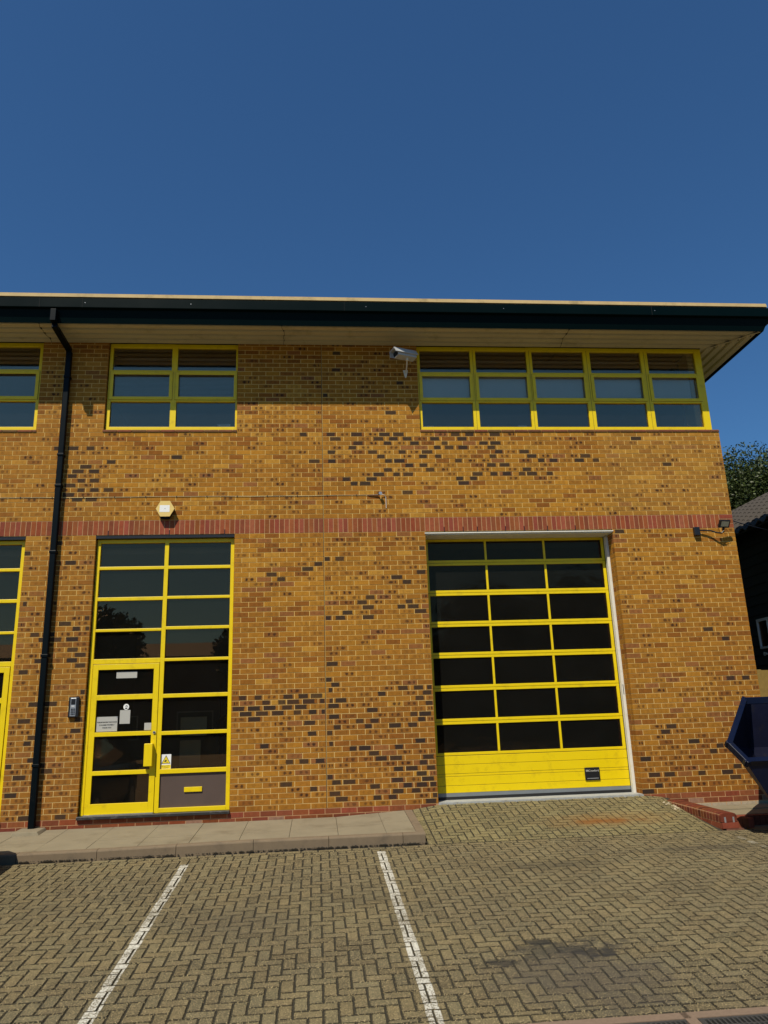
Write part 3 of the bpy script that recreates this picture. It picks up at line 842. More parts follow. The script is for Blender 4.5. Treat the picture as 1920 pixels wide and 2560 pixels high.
def entrance(mirror):
    s = (lambda x: -7.808 - x) if mirror else (lambda x: x)
    def B(x0, x1, z0, z1):
        a, c = s(x0), s(x1); return (min(a, c), max(a, c), z0, z1)
    e = thing('glazed_entrance', (s(-2.37), .06, -3.97), None, None, parent=bld)
    L = [B(-3.385, -3.335, -3.945, -.055), B(-1.408, -1.356, -3.945, -.055), B(-2.390, -2.332, -3.945, -.055),
         B(-3.335, -2.390, -.11, -.055), B(-2.332, -1.408, -.11, -.055)]
    for z0, z1 in ((-.516, -.470), (-.982, -.930), (-1.437, -1.397), (-1.898, -1.828)): L.append(B(-3.335, -2.390, z0, z1))
    for z0, z1 in ((-.516, -.468), (-.968, -.926), (-1.421, -1.376), (-1.880, -1.837), (-2.399, -2.344), (-2.913, -2.860), (-3.436, -3.374), (-3.945, -3.886)):
        L.append(B(-2.332, -1.408, z0, z1))
    m = MB(); bars(m, L, .062, .13); bevel(m.build('frame', 'yellow', e), .004)
    gz = [(-.470, -.11), (-.930, -.516), (-1.397, -.982), (-1.828, -1.437)]
    for z0, z1 in gz:
        b_ = B(-3.335, -2.390, z0, z1); pane(e, b_[0], b_[1], z0, z1, .095, 'glass_low')
    for z0, z1 in [(-.468, -.11), (-.926, -.516), (-1.376, -.968), (-1.837, -1.421), (-2.344, -1.880), (-2.860, -2.399), (-3.374, -2.913)]:
        b_ = B(-2.332, -1.408, z0, z1); pane(e, b_[0], b_[1], z0, z1, .095, 'glass_low')
    b_ = B(-2.332, -1.408, -3.886, -3.436)
    m = MB(); m.box(b_[0] - .004, b_[1] + .004, .088, .105, -3.89, -3.43); m.build('infill_panel', 'brown', e)
    b_ = B(-1.989, -1.741, -3.690, -3.624)
    m = MB(); m.box(b_[0], b_[1], .070, .0879, -3.690, -3.624); bevel(m.build('letter_plate', 'yellow', e), .004)
    # door leaf
    L = [B(-3.328, -3.252, -3.935, -1.905), B(-2.470, -2.394, -3.935, -1.905)]
    for z0, z1 in ((-1.983, -1.905), (-2.407, -2.335), (-2.906, -2.847), (-3.425, -3.367), (-3.935, -3.798)): L.append(B(-3.252, -2.470, z0, z1))
    m = MB(); bars(m, L, .050, .11); bevel(m.build('door_leaf', 'yellow', e), .003)
    for z0, z1 in ((-2.335, -1.983), (-2.847, -2.407), (-3.367, -2.906), (-3.798, -3.425)):
        b_ = B(-3.252, -2.470, z0, z1); pane(e, b_[0], b_[1], z0, z1, .078, 'glass_low')
    b_ = B(-2.540, -2.425, -3.325, -3.02)
    m = MB(); m.box(b_[0], b_[1], -.035, .0495, -3.325, -3.02); bevel(m.build('door_handle', 'yellow', e), .006)
    c = s(-2.425); m = MB(); m.tube([(c, .049, -2.872), (c, .036, -2.872)], .019, 14); m.build('door_lock', 'silver', e)
    m = MB(); m.tube([(c, .036, -2.872), (c, .033, -2.872)], .010, 10); m.build('door_lock', 'black', e)
    b_ = B(-3.400, -1.345, 0, 0)
    m = MB(); m.box(b_[0], b_[1], -.045, .13, -3.990, -3.9455); bevel(m.build('threshold_sill', 'sill', e), .008)
    b_ = B(-3.328, -2.394, 0, 0)
    m = MB(); m.box(b_[0], b_[1], .02, .062, -3.9453, -3.9365); m.build('weather_strip', 'silver', e)
    b_ = B(-3.3975, -1.35, 0, 0)
    m = MB(); m.box(b_[0], b_[1], -.003, .25, -.052, -.012); m.build('lintel', 'blackpl', e)
    return e
ent = entrance(False); ent2 = entrance(True)

# ---------------------------------------------------------------- sectional door
sd = thing('sectional_door', (3.05, .25, -3.97), None, None, parent=bld)
YD = .32
zb = [-.052, -.440, -.921, -1.408, -1.884, -2.376, -2.865, -3.352]
for i in range(7):
    zt, zl = zb[i] - .0025, zb[i + 1] + .0025
    L = []
    hb = .040
    cols = [(1.650, 2.560), (2.594, 3.517), (3.552, 4.482)]
    L += [(1.590, 1.650, zl, zt), (4.482, 4.530, zl, zt), (1.650, 4.482, zl, zl + hb), (1.650, 4.482, zt - hb, zt)]
    L += [(2.560, 2.594, zl + hb, zt - hb), (3.517, 3.552, zl + hb, zt - hb)]
    m = MB(); bars(m, L, YD, YD + .04); bevel(m.build('door_section', 'yellow', sd), .004)
    for (a, c) in cols: pane(sd, a, c, zl + hb, zt - hb, YD + .014, 'acrylic')
# ribbed bottom panel
m = MB()
zz = [-3.3545, -3.480, -3.608, -3.645, -3.772, -3.875]
for i in range(5):
    m.box(1.59, 4.53, YD - .002 + (.002 if i == 2 else 0), YD + .04, zz[i + 1] + .0022, zz[i] - .0022)
bevel(m.build('bottom_panel', 'yellow', sd), .003)
m = MB(); m.box(1.59, 4.53, YD + .004, YD + .036, -3.875, -3.3525); m.build('panel_grooves', 'yellow_dark', sd)
m = MB(); m.box(1.59, 4.53, YD - .004, YD + .045, -3.925, -3.874); m.build('bottom_rail', 'galv', sd)
m = MB(); m.box(1.59, 4.53, YD - .010, YD + .05, -3.9655, -3.926); m.build('bottom_seal', 'rubber', sd)
m = MB(); m.box(1.59, 4.53, YD + .012, YD + .03, -3.36, -.05); 
# (gap strips between sections)
g_ = MB()
for z in zb[1:]: g_.box(1.592, 4.52, YD + .008, YD + .03, z - .004, z + .004)
g_.build('section_seal', 'rubber', sd)
m = MB(); m.box(4.530, 4.548, YD - .012, YD + .05, -3.96, -.06); m.build('side_seal', 'rubber', sd)
m = MB(); m.box(4.530, 4.573, YD - .10, YD - .02, -3.99, -.06); bevel(m.build('side_track', 'white', sd), .003)
m = MB(); m.box(1.579, 1.590, YD - .012, YD + .05, -3.96, -.06); m.build('side_seal', 'rubber', sd)
m = MB(); m.box(1.565, 4.585, -.010, YD, -.036, -.020); m.build('lintel_plate', 'white', sd)
m = MB(); m.box(1.578, 4.572, .02, YD + .06, -.052, -.0365); m.build('head_frame', 'white', sd)
m = MB(); m.box(1.579, 4.571, -.008, .40, -4.06, -3.9660)
tb = m.build('threshold', 'painted_conc', sd)
# irregular front lip of the painted threshold
m = MB(); x = 1.66
while x < 4.56:
    w_ = U(.03, .09); m.box(x, min(x + w_, 4.57), -.012 - U(.004, .035), -.008, -4.05, -3.9665 - U(0, .006)); x += w_
m.build('threshold_lip', 'painted_conc', sd)
lp = MB(); lp.box(3.845, 4.075, YD - .022, YD - .0025, -3.775, -3.592); bevel(lp.build('lock_plate', 'blackpl', sd), .010, 3)
m = MB(); m.box(3.873, 4.047, YD - .026, YD - .0222, -3.752, -3.742); m.build('latch_bar', 'silver', sd)
t_ = text('Crawford', 'lettering', (3.982, YD - .0228, -3.652), .040, 'paper', sd, bold=.0004)
m = MB(); bars(m, ring(3.862, 3.902, -3.650, -3.625, .004), YD - .0235, YD - .0222); m.box(3.868, 3.896, YD - .0235, YD - .0222, -3.642, -3.633); m.build('emblem', 'paper', sd)
m = MB(); m.box(4.545, 4.555, YD - .1012, YD - .1002, -2.55, -2.40); m.build('track_label', 'ink', sd)

# ---------------------------------------------------------------- interiors
for (x0, x1) in ((XL + .3, -3.95), (-3.85, 1.25), (1.35, 6.25)):
    m = MB(); m.box(x0, x1, 5.0, 5.1, -3.98, -.2); m.box(x0 - .1, x0, .43, 5, -3.98, -.2); m.box(x1, x1 + .05, .43, 5, -3.98, -.2); m.build('room_wall', 'intwall', bld)
    m = MB(); m.box(x0, x1, .43, 5.0, -4.05, -3.98); m.build('room_floor', 'intfloor', bld)
    m = MB(); m.box(x0, x1, .43, 5.0, -.2, -.1); m.build('room_ceiling', 'intceil', bld)
    m = MB(); m.box(x0, x1, 5.0, 5.1, .3, 3.1); m.box(x0 - .1, x0, .43, 5, .3, 3.1); m.box(x1, x1 + .05, .43, 5, .3, 3.1); m.build('room_wall', 'intwall', bld)
    m = MB(); m.box(x0, x1, .43, 5.0, .22, .3); m.build('room_floor', 'intfloor', bld)
    m = MB(); m.box(x0, x1, .43, 5.0, 3.10, 3.14); m.build('room_ceiling', 'intceil', bld)
# blinds behind the middle row of the left upper window
for i, (a, c) in enumerate(ULc):
    v = thing('venetian_blind', ((a + c) / 2, .15, 2.7), 'pale slatted blind behind the %s half of the upper window over the entrance' % ('left', 'right')[i], 'blind', 'blinds behind the upper windows')
    z = 2.70 + .0
    while z > 2.24:
        m = MB(); m.face([(a, .150, z), (c, .150, z), (c, .172, z + .016), (a, .172, z + .016)])
        m.build('slat', 'blind', v); z -= .022
    m = MB(); m.box(a, c, .145, .18, 2.712, 2.74); m.build('head_rail', 'blind', v)
for i, (a, c) in enumerate(URc):
    zb_ = (2.26, 2.30, 2.24, 2.34, 2.28)[i]
    v = thing('roller_blind', ((a + c) / 2, .15, 2.7), 'pale roller blind behind the long upper window, %s column from the left' % ('first', 'second', 'third', 'fourth', 'fifth')[i], 'blind', 'roller blinds behind the long upper window')
    m = MB(); m.box(a, c, .150, .1515, zb_, 2.71); m.build('cloth', 'blind', v)
    m = MB(); m.box(a, c, .147, .155, zb_ - .02, zb_ - .0005); m.build('bottom_bar', 'ivory', v)

for (xa, xb, zt, lab) in ((-1.68, -1.44, 1.86, 'pale board leaning inside the upper window over the entrance, lower right corner'),
                          (1.66, 1.86, 1.83, 'pale board leaning inside the long upper window, first column from the left'),
                          (3.24, 3.42, 1.84, 'pale board leaning inside the long upper window, second column from the left'),
                          (3.58, 3.70, 1.82, 'narrow pale board leaning inside the long upper window, third column from the left')):
    m = MB(); m.quadbox([(xa + .05, .14, 1.66), (xb, .14, 1.66), (xb, .15, 1.66), (xa + .05, .15, 1.66), (xa, .18, zt), (xb - .03, .18, zt), (xb - .03, .19, zt), (xa, .19, zt)])
    tag(clean(m.build('leaning_board', 'ivory')), lab, 'board', 'boards leaning inside the upper windows')
# ---------------------------------------------------------------- eaves and roof
# soffit sheet along the front, ribbed
DE = .64                                          # eaves overhang
pitch = DE / 4
SZ = 3.180
def sh(d):                                        # sheet height at distance d in from the gutter
    t = (d % pitch) / pitch
    return SZ + (.042 if t < .24 else (.042 * (1 - (t - .24) / .08) if t < .32 else (0 if t < .92 else .042 * (t - .92) / .08)))
brk = []
for k in range(4): brk += [k * pitch, (k + .24) * pitch, (k + .32) * pitch, (k + .92) * pitch]
brk.append(DE)
m = MB()
for i in range(len(brk) - 1):
    a, c = brk[i], brk[i + 1]
    m.face([(XL - 1, a - DE, sh(a + 1e-5)), (XL - 1, c - DE, sh(c - 1e-5)), (6.6 + DE - c, c - DE, sh(c - 1e-5)), (6.6 + DE - a, a - DE, sh(a + 1e-5))])
m.build('soffit_sheet', 'cream', bld)
m = MB(); m.box(XL - 1, 6.6 + DE, -DE, .6, 3.225, 3.245); m.box(6.45, 6.6 + DE, .6, 12, 3.225, 3.245); m.build('eaves_board', 'black', bld)
m = MB()
for i in range(len(brk) - 1):
    a, c = brk[i], brk[i + 1]
    m.face([(6.6 + DE - a, a - DE, sh(a + 1e-5) - .006), (6.6 + DE - c, c - DE, sh(c - 1e-5) - .006), (6.6 + DE - c, 12, sh(c - 1e-5) - .006), (6.6 + DE - a, 12, sh(a + 1e-5) - .006)])
m.face([(6.6, 0, SZ + .018), (6.523, 0, SZ + .018), (6.523, 12, SZ + .018), (6.6, 12, SZ + .018)])
m.build('soffit_sheet', 'cream', bld)
m = MB(); m.face([(6.57, -.002, SZ - .010), (6.63, -.002, SZ - .010), (6.6 + DE, -DE + .025, SZ - .010), (6.6 + DE - .05, -DE, SZ - .010)]); m.build('mitre_strip', 'cream', bld)
m = MB()
for k in range(4):
    d = k * pitch; x, y = 6.6 + DE - d, d - DE
    m.face([(x - .085, y + .012, SZ - .0115), (x - .03, y + .005, SZ - .0115), (x - .075, y + .05, SZ - .0115), (x - .135, y + .065, SZ - .0115)])
o = m.build('mitre_gaps', 'black', bld); o['kind'] = 'stuff'
m = MB()
for xs_c in (-4.6, -2.3, -.35, 1.75, 3.6, 5.4):
    for k in range(4):
        yy_ = -DE + .10 + k * pitch; xx_ = xs_c + U(-.01, .01)
        m.tube([(xx_, yy_, 3.182), (xx_, yy_, 3.198)], .010, 6)
for k in range(4): m.tube([(6.72 + k * .14, -.06 - k * .14, 3.18), (6.72 + k * .14, -.06 - k * .14, 3.165)], .010, 6)
o = m.build('sheet_screws', 'black', bld); o['kind'] = 'stuff'
for xs_c in (-4.28, -.62, 4.0):
    m = MB(); y = -DE; x = xs_c
    while y < -.02:
        x2 = x + U(-.02, .02)
        m.quadbox([(x - .002, y, SZ - .003), (x + .003, y, SZ - .003), (x2 + .003, y + pitch / 2, SZ - .003), (x2 - .002, y + pitch / 2, SZ - .003), (x - .002, y, SZ + .03), (x + .003, y, SZ + .03), (x2 + .003, y + pitch / 2, SZ + .03), (x2 - .002, y + pitch / 2, SZ + .03)])
        y += pitch / 2; x = x2
    clean(m.build('sheet_joint', 'black', bld))
def fascia(prof, name, mat, side=True):
    m = MB(); n = len(prof)
    A = [(XL - 1, y, z) for y, z in prof]
    fx = lambda y: max(6.6 - y, 7.24 + (-y - .64) * 2)
    Bm = [(fx(y), y, z) for y, z in prof]
    Cc = [(fx(y), 12.2, z) for y, z in prof]
    for i in range(n):
        j = (i + 1) % n
        m.face([A[i], Bm[i], Bm[j], A[j]])
        if side: m.face([Bm[i], Cc[i], Cc[j], Bm[j]])
    m.face(A[::-1]); m.face(Cc)
    return clean(m.build(name, mat, bld))
fascia([(-.645, 3.168), (-.652, 3.168), (-.700, 3.374), (-.690, 3.376), (-.641, 3.20)], 'gutter_sole', 'green')
fascia([(-.700, 3.3745), (-.752, 3.380), (-.756, 3.388), (-.752, 3.540), (-.745, 3.545), (-.700, 3.545)], 'gutter_lip', 'green')
fascia([(-.655, 3.40), (-.655, 3.60), (-.60, 3.60), (-.60, 3.24), (-.635, 3.24)], 'gutter_back', 'black')
fascia([(-.705, 3.590), (-.700, 3.650), (-.20, 3.69), (-.20, 3.60), (-.69, 3.588)], 'roof_edge', 'tan')
for x in (-4.25, -3.62, 0.36, 5.35):
    m = MB(); m.box(x - .002, x + .002, -.7575, -.752, 3.382, 3.543); m.build('gutter_joint', 'black', bld)
for x in (-3.58, -2.0, .7, 2.9, 5.4): 
    m = MB(); m.tube([(x, -.754, 3.46), (x, -.759, 3.46)], .006, 6); m.build('rivet', 'silver', bld)
m = MB(); m.face([(XL - 1, -.2, 3.67), (6.8, -.2, 3.67), (6.8, 6, 4.35), (XL - 1, 6, 4.35)]); m.face([(XL - 1, 6, 4.35), (6.8, 6, 4.35), (6.8, 12.2, 3.62), (XL - 1, 12.2, 3.62)])
m.build('roof', 'roof', bld)

# ---------------------------------------------------------------- downpipe
dp = thing('downpipe', (-3.965, -.07, -4.08), None, None, parent=bld)
m = MB()
def sqbar(mb, p, q, w, d):
    p, q = Vector(p), Vector(q); t = (q - p).normalized(); xx_ = Vector((1, 0, 0)); n_ = xx_.cross(t).normalized(); xx_ = t.cross(n_)
    a = [p + sx * xx_ * w / 2 + sy * n_ * d / 2 for sx, sy in ((-1, -1), (1, -1), (1, 1), (-1, 1))]
    b_ = [v_ + (q - p) for v_ in a]
    mb.quadbox(a + b_)
def pipe_seg(p, q, w=.084, name='pipe_length'):
    m = MB(); sqbar(m, p, q, w, w * .9); o = m.build(name, 'pipe', dp); bevel(o, .010, 2); return o
zs_ = [2.99, 1.252, -.263, -1.772, -3.257, -4.072]
for i in range(len(zs_) - 1):
    pipe_seg((-3.985 + .004 * i, -.062, zs_[i] - .001), (-3.981 + .004 * i, -.062, zs_[i + 1] + .001))
for i, z in enumerate([1.252, .759, -.263, -1.772, -3.257, 2.55]):
    x = -3.985 + .02 * (2.99 - z) / 7
    m = MB(); m.box(x - .049, x + .049, -.110, -.0, z - .02, z + .02); bevel(m.build('pipe_collar', 'pipe', dp), .006)
pipe_seg((-4.03, -.69, 3.115), (-3.985, -.062, 3.010), name='swan_neck')
m = MB(); m.box(-4.075, -3.99, -.775, -.66, 3.15, 3.345); bevel(m.build('gutter_outlet', 'pipe', dp), .006)
m = MB(); m.quadbox([(-4.14, -.36, -4.13), (-3.76, -.36, -4.13), (-3.76, -.01, -4.13), (-4.14, -.01, -4.13), (-4.11, -.34, -4.075), (-3.80, -.34, -4.075), (-3.80, -.01, -4.06), (-4.11, -.01, -4.06)])
tag(bevel(m.build('drain_pad', 'slab', None), .01), 'small sloping concrete pad under the foot of the downpipe', 'pad')

# ================================================================= things on the wall
# alarm box
ab = thing('alarm_box', (-2.383, 0, .378), 'hexagonal cream alarm box with white sticker above the entrance', 'alarm')
hx = [(-2.520, .380), (-2.454, .500), (-2.315, .500), (-2.244, .379), (-2.312, .258), (-2.453, .258)]
m = MB(); m.prism([(x, -.100, z) for x, z in hx][::-1], (0, .018, 0)); clean(m.build('cover', 'creamplastic', ab)); 
m = MB(); m.prism([(-2.382 + (x + 2.382) * .96, -.082, .378 + (z - .378) * .96) for x, z in hx][::-1], (0, .082, 0)); clean(m.build('back_case', 'blackpl', ab))
m = MB(); m.box(-2.447, -2.319, -.074, -.02, .232, .262); clean(m.build('strobe_lens', 'pipe', ab))
m = MB(); m.box(-2.464, -2.316, -.1012, -.1002, .326, .433); m.build('sticker', 'brightpaper', ab)
m = MB(); m.tube([(-2.385, -.1013, .379), (-2.385, -.1022, .379)], .006, 8); m.build('sticker_dot', 'ink', ab)

# intercom
ic = thing('intercom', (-3.535, 0, -2.49), 'black door intercom with silver panel and keypad beside the entrance', 'intercom')
m = MB(); m.box(-3.607, -3.462, -.045, 0, -2.635, -2.352); bevel(m.build('housing', 'blackpl', ic), .012, 3)
m = MB(); m.box(-3.577, -3.500, -.052, -.0452, -2.618, -2.368); bevel(m.build('face_plate', 'silver', ic), .004)
m = MB(); m.box(-3.568, -3.510, -.0542, -.0522, -2.458, -2.382); m.build('speaker_grille', 'blackpl', ic)
for i in range(4):
    for j in range(3):
        m = MB(); x, z = -3.564 + .020 * j, -2.512 - .024 * i; m.box(x, x + .014, -.0555, -.0522, z - .016, z); m.build('key', 'blackpl', ic)
m = MB(); m.box(-3.560, -3.520, -.054, -.0522, -2.484, -2.474); m.build('name_strip', 'brightpaper', ic)

# cable with clips
cb = MB(); pts = []
x = -8.0
while x <= .72: pts.append((x, -.006, .593 + .004 * math.sin(x * 2.1) + .002 * math.sin(x * 7))); x += .15
cb.tube(pts, .0036, 6); wire = cb.build('wall_cable', 'cream', smooth=True); tag(wire, 'thin pale cable clipped along the brickwork above the red brick band', 'cable')
for x in [-5.0 + .46 * k for k in range(13)]:
    m = MB(); m.box(x - .004, x + .004, -.014, 0, .585, .606); m.build('clip', 'blackpl', wire)
sn = thing('wall_sensor', (.93, 0, .595), 'small silver sensor on a stub at the end of the wall cable', 'sensor')
m = MB(); m.tube([(.70, -.010, .592), (.86, -.02, .592), (.885, -.07, .60)], [.006, .010, .012], 8); m.build('stub', 'blackpl', sn)
m = MB(); m.tube([(.885, -.050, .600), (.890, -.085, .602)], [.024, .027], 12); m.build('sensor_head', 'silver', sn)
m = MB(); m.tube([(.90, -.03, .60), (.955, -.02, .592), (.978, -.01, .56), (.980, -.008, .38)], .0045, 6); m.build('tail_cable', 'white', sn)

# security camera
sc_ = thing('security_camera', (1.38, 0, 2.62), 'silver security camera on a bracket under the eaves beside the long window', 'security camera')
A = Vector((1.175, -.42, 2.835)); Bv = Vector((1.49, -.24, 2.870)); t = (Bv - A).normalized()
side = t.cross(Vector((0, 0, 1))).normalized()
if side.y > 0: side = -side                     # towards the viewer
up_ = side.cross(t) if side.cross(t).z > 0 else t.cross(side)
Q = Matrix.Rotation(math.radians(-14), 3, t); side = Q @ side; up_ = Q @ up_
def sec(p, k=1.0): return [p + side * a * k + up_ * c * k for a, c in ((-.058, -.066), (.058, -.066), (.074, -.020), (.062, .030), (-.062, .030), (-.074, -.020))]
def loft(mb, a, b_):
    n = len(a)
    for i in range(n): mb.face([a[i], a[(i + 1) % n], b_[(i + 1) % n], b_[i]])
m = MB(); a = sec(A); b_ = sec(Bv); loft(m, a, b_); m.face(b_); m.face(a[::-1]); clean(m.build('housing', 'camgrey', sc_))
def shd(p): return [p + side * a_ + up_ * c_ for a_, c_ in ((-.094, -.030), (-.084, -.036), (-.062, .048), (.062, .048), (.084, -.036), (.094, -.030), (.070, .062), (-.070, .062))]
m = MB(); a = shd(A - t * .055); b_ = shd(Bv + t * .02); loft(m, a, b_)
for q in (a, b_): m.face([q[0], q[1], q[2], q[7]]); m.face([q[2], q[3], q[6], q[7]]); m.face([q[3], q[4], q[5], q[6]])
clean(m.build('sun_shield', 'camgrey', sc_))
m = MB(); m.face([p - t * .002 for p in sec(A, .84)]); m.build('front_glass', 'black', sc_)
J = (A + Bv) / 2 - up_ * .055 + t * .03
m = MB(); m.tube([J + up_ * .01, J - Vector((0, 0, .05))], .022, 10); m.tube([J - Vector((0, 0, .03)), Vector((1.375, -.20, 2.70)), Vector((1.375, -.03, 2.66))], .010, 8); m.build('bracket_arm', 'white', sc_)
m = MB(); m.prism([(1.335, -.001, 2.725), (1.415, -.001, 2.725), (1.385, -.001, 2.60), (1.365, -.001, 2.60)], (0, -.03, 0)); clean(m.build('wall_plate', 'white', sc_))

# floodlight
fl = thing('floodlight', (5.95, 0, -.06), 'black floodlight on a curved arm at the right end of the red brick band', 'floodlight')
m = MB(); m.box(5.900, 5.995, -.060, 0, -.130, .008); bevel(m.build('junction_box', 'blackpl', fl), .008)
m = MB(); m.tube([(5.985, -.035, -.045), (6.08, -.050, -.052), (6.17, -.065, -.062), (6.25, -.085, -.098), (6.32, -.105, -.112), (6.355, -.115, -.08)], .013, 8); m.build('arm', 'blackpl', fl)
hd = Vector((6.365, -.150, .028)); n_ = Vector((.10, -.80, -.52)).normalized(); ex = Vector((0, 0, 1)).cross(n_).normalized() * -1; ex = ex if ex.x > 0 else -ex; ez = n_.cross(ex); ez = ez if ez.z > 0 else -ez
def hq(w, h, d): return [hd + ex * sx * w + ez * sz * h + n_ * d for sx, sz in ((-1, -1), (1, -1), (1, 1), (-1, 1))]
m = MB(); m.quadbox(hq(.094, .066, -.03) + hq(.094, .066, .012)); bevel(m.build('lamp_head', 'blackpl', fl), .012, 2)
m = MB(); m.quadbox(hq(.066, .040, .0125) + hq(.066, .040, .0145)); m.build('lamp_glass', 'led', fl)
m = MB(); m.tube([hd - ex * .05 - n_ * .03, hd - ex * .13 - Vector((0, 0, .02)), hd - ex * .12 - Vector((0, 0, .08)), (6.30, -.10, -.11)], .0035, 5)
m.tube([hd + ex * .03 - n_ * .03 - ez * .05, hd + ex * .09 - Vector((0, -.05, .14)), (6.36, -.10, -.12)], .0035, 5); m.build('lead', 'blackpl', fl)
m = MB(); m.tube([hd - ez * .066, hd - ez * .10, (6.350, -.115, -.095)], .020, 10); m.build('knuckle', 'blackpl', fl)
m = MB(); m.box(6.108, 6.128, -.34, -.32, -.07, -.045)

# notices on the door
def sheet(name, x0, x1, z0, z1, y, mat, label, cat, group=None):
    root = thing(name, ((x0 + x1) / 2, y, (z0 + z1) / 2), label, cat, group)
    m = MB(); m.box(x0, x1, y, y + .0008, z0, z1); m.build('paper', mat, root); return root
YN = .0765
s1 = sheet('door_notice', -3.236, -2.950, -2.838, -2.636, YN, 'paper', 'laminated notice low on the left of the entrance door glass asking to close the door', 'notice')
for i, (t_, zz_) in enumerate((('PLEASE ENSURE THIS DOOR', -2.718), ('IS CLOSED PROPERLY', -2.756), ('THANK YOU', -2.794))):
    text(t_, 'lettering', (-3.093, YN - .001, zz_), .0215, 'ink', s1, bold=.0006)
for (cx, cz) in ((-3.225, -2.645), (-2.960, -2.645)):
    m = MB(); m.box(cx - .008, cx + .008, YN - .0006, YN - .0002, cz - .006, cz + .006); m.build('tape', 'silver', s1)
sheet('door_notice', -3.000, -2.710, -2.105, -2.015, YN, 'paper', 'blank grey strip notice at the top of the entrance door glass', 'notice')
s2 = sheet('door_notice', -2.921, -2.778, -2.740, -2.552, YN, 'paper', 'plain grey notice hanging in the middle of the entrance door glass', 'notice')
sheet('door_notice', -2.574, -2.478, -2.836, -2.737, YN, 'paper', 'small grey square notice by the lock side of the entrance door glass', 'notice')
hk = MB(); pts = [(-2.838 + .040 * math.cos(a_) * (1.0), -2.508 + .042 * math.sin(a_)) for a_ in [k * math.pi / 8 for k in range(16)]]
hk.prism([(x, YN - .003, z) for x, z in pts][::-1], (0, .003, 0)); hk = clean(hk.build('sticky_hook', 'brightpaper'))
tag(hk, 'round white sticky hook above the hanging grey notice on the door', 'hook')
m = MB(); m.box(-2.852, -2.822, YN - .005, YN - .0032, -2.535, -2.520); m.tube([(-2.848, YN - .006, -2.50), (-2.83, YN - .006, -2.488), (-2.820, YN - .006, -2.505)], .004, 5); m.build('hook', 'ink', hk)
cs = thing('cctv_sign', (-2.255, .093, -3.27), 'white and yellow camera warning sign with triangle in the glass beside the door', 'sign')
YS = .0925
m = MB(); m.box(-2.325, -2.185, YS, YS + .001, -3.372, -3.176); m.build('backing', 'brightpaper', cs)
m = MB(); m.box(-2.322, -2.188, YS - .0006, YS - .0001, -3.369, -3.318); m.build('text_band', 'signyellow', cs)
m = MB(); m.prism([(-2.318, YS - .0006, -3.302), (-2.192, YS - .0006, -3.302), (-2.255, YS - .0006, -3.188)], (0, -.0004, 0)); clean(m.build('triangle_border', 'ink', cs))
m = MB(); m.prism([(-2.306, YS - .0012, -3.296), (-2.204, YS - .0012, -3.296), (-2.255, YS - .0012, -3.203)], (0, -.0004, 0)); clean(m.build('triangle', 'signyellow', cs))
m = MB(); m.prism([(-2.283, YS - .0018, -3.272), (-2.262, YS - .0018, -3.278), (-2.240, YS - .0018, -3.255), (-2.258, YS - .0018, -3.249)], (0, -.0004, 0)); m.prism([(-2.262, YS - .0018, -3.280), (-2.228, YS - .0018, -3.288), (-2.228, YS - .0018, -3.284), (-2.262, YS - .0018, -3.275)], (0, -.0004, 0)); clean(m.build('pictogram', 'ink', cs))
text('24 hour CCTV', 'lettering', (-2.255, YS - .0012, -3.340), .0165, 'ink', cs); text('in operation', 'lettering', (-2.255, YS - .0012, -3.361), .0165, 'ink', cs)

# things inside the entrance
bd = MB(); bd.box(-2.14, -1.76, .50, .52, -2.94, -2.67); tag(bd.build('display_board', 'board'), 'pale board seen through the pane right of the entrance door, upper one', 'board', 'boards inside the entrance')
bd = MB(); bd.box(-2.14, -1.84, .50, .52, -3.36, -3.00); tag(bd.build('display_board', 'board'), 'pale board seen through the pane right of the entrance door, lower one', 'board', 'boards inside the entrance')
ct = thing('coat_stand', (-1.62, .85, -3.98), 'black coat stand behind the entrance glass', 'coat stand')
m = MB(); m.tube([(-1.62, .85, -3.98), (-1.60, .85, -2.18)], .013, 8); m.build('pole', 'blackpl', ct)
for k in range(4):
    a_ = k * math.pi / 2 + .4
    m = MB(); m.tube([(-1.60, .85, -2.40), (-1.60 + .13 * math.cos(a_), .85 + .13 * math.sin(a_), -2.36)], .007, 6); m.build('hook', 'blackpl', ct)
    m = MB(); m.tube([(-1.60, .85, -3.90), (-1.60 + .22 * math.cos(a_), .85 + .22 * math.sin(a_), -3.975)], .010, 6); m.build('foot', 'blackpl', ct)
def coat(x, y, zt, w, hgt, mat, lab):
    m = MB(); n = 10; secs = []
    for k in range(7):
        f_ = k / 6; ww = w * (.35 + .65 * min(1, f_ * 4)) * (1 + .25 * f_); dd = .10 * (1 + .5 * f_)
        secs.append([Vector((x + ww / 2 * math.cos(a_) * (1 + .08 * math.sin(5 * a_ + k)), y + dd * math.sin(a_), zt - hgt * f_)) for a_ in [j * 2 * math.pi / n for j in range(n)]])
    for k in range(6): loft(m, secs[k], secs[k + 1])
    m.face(secs[0][::-1]); m.face(secs[-1])
    tag(clean(m.build('coat', mat, smooth=True)), lab, 'coat', 'coats on the stand')
coat(-1.50, .78, -2.66, .30, .28, 'coat', 'dark coat hung on the stand behind the entrance glass')
coat(-1.74, .80, -2.95, .24, .42, 'tancoat', 'tan coat hanging low on the left of the coat stand')
coat(-1.44, .80, -2.95, .20, .42, 'tancoat', 'tan coat hanging low on the right of the coat stand')

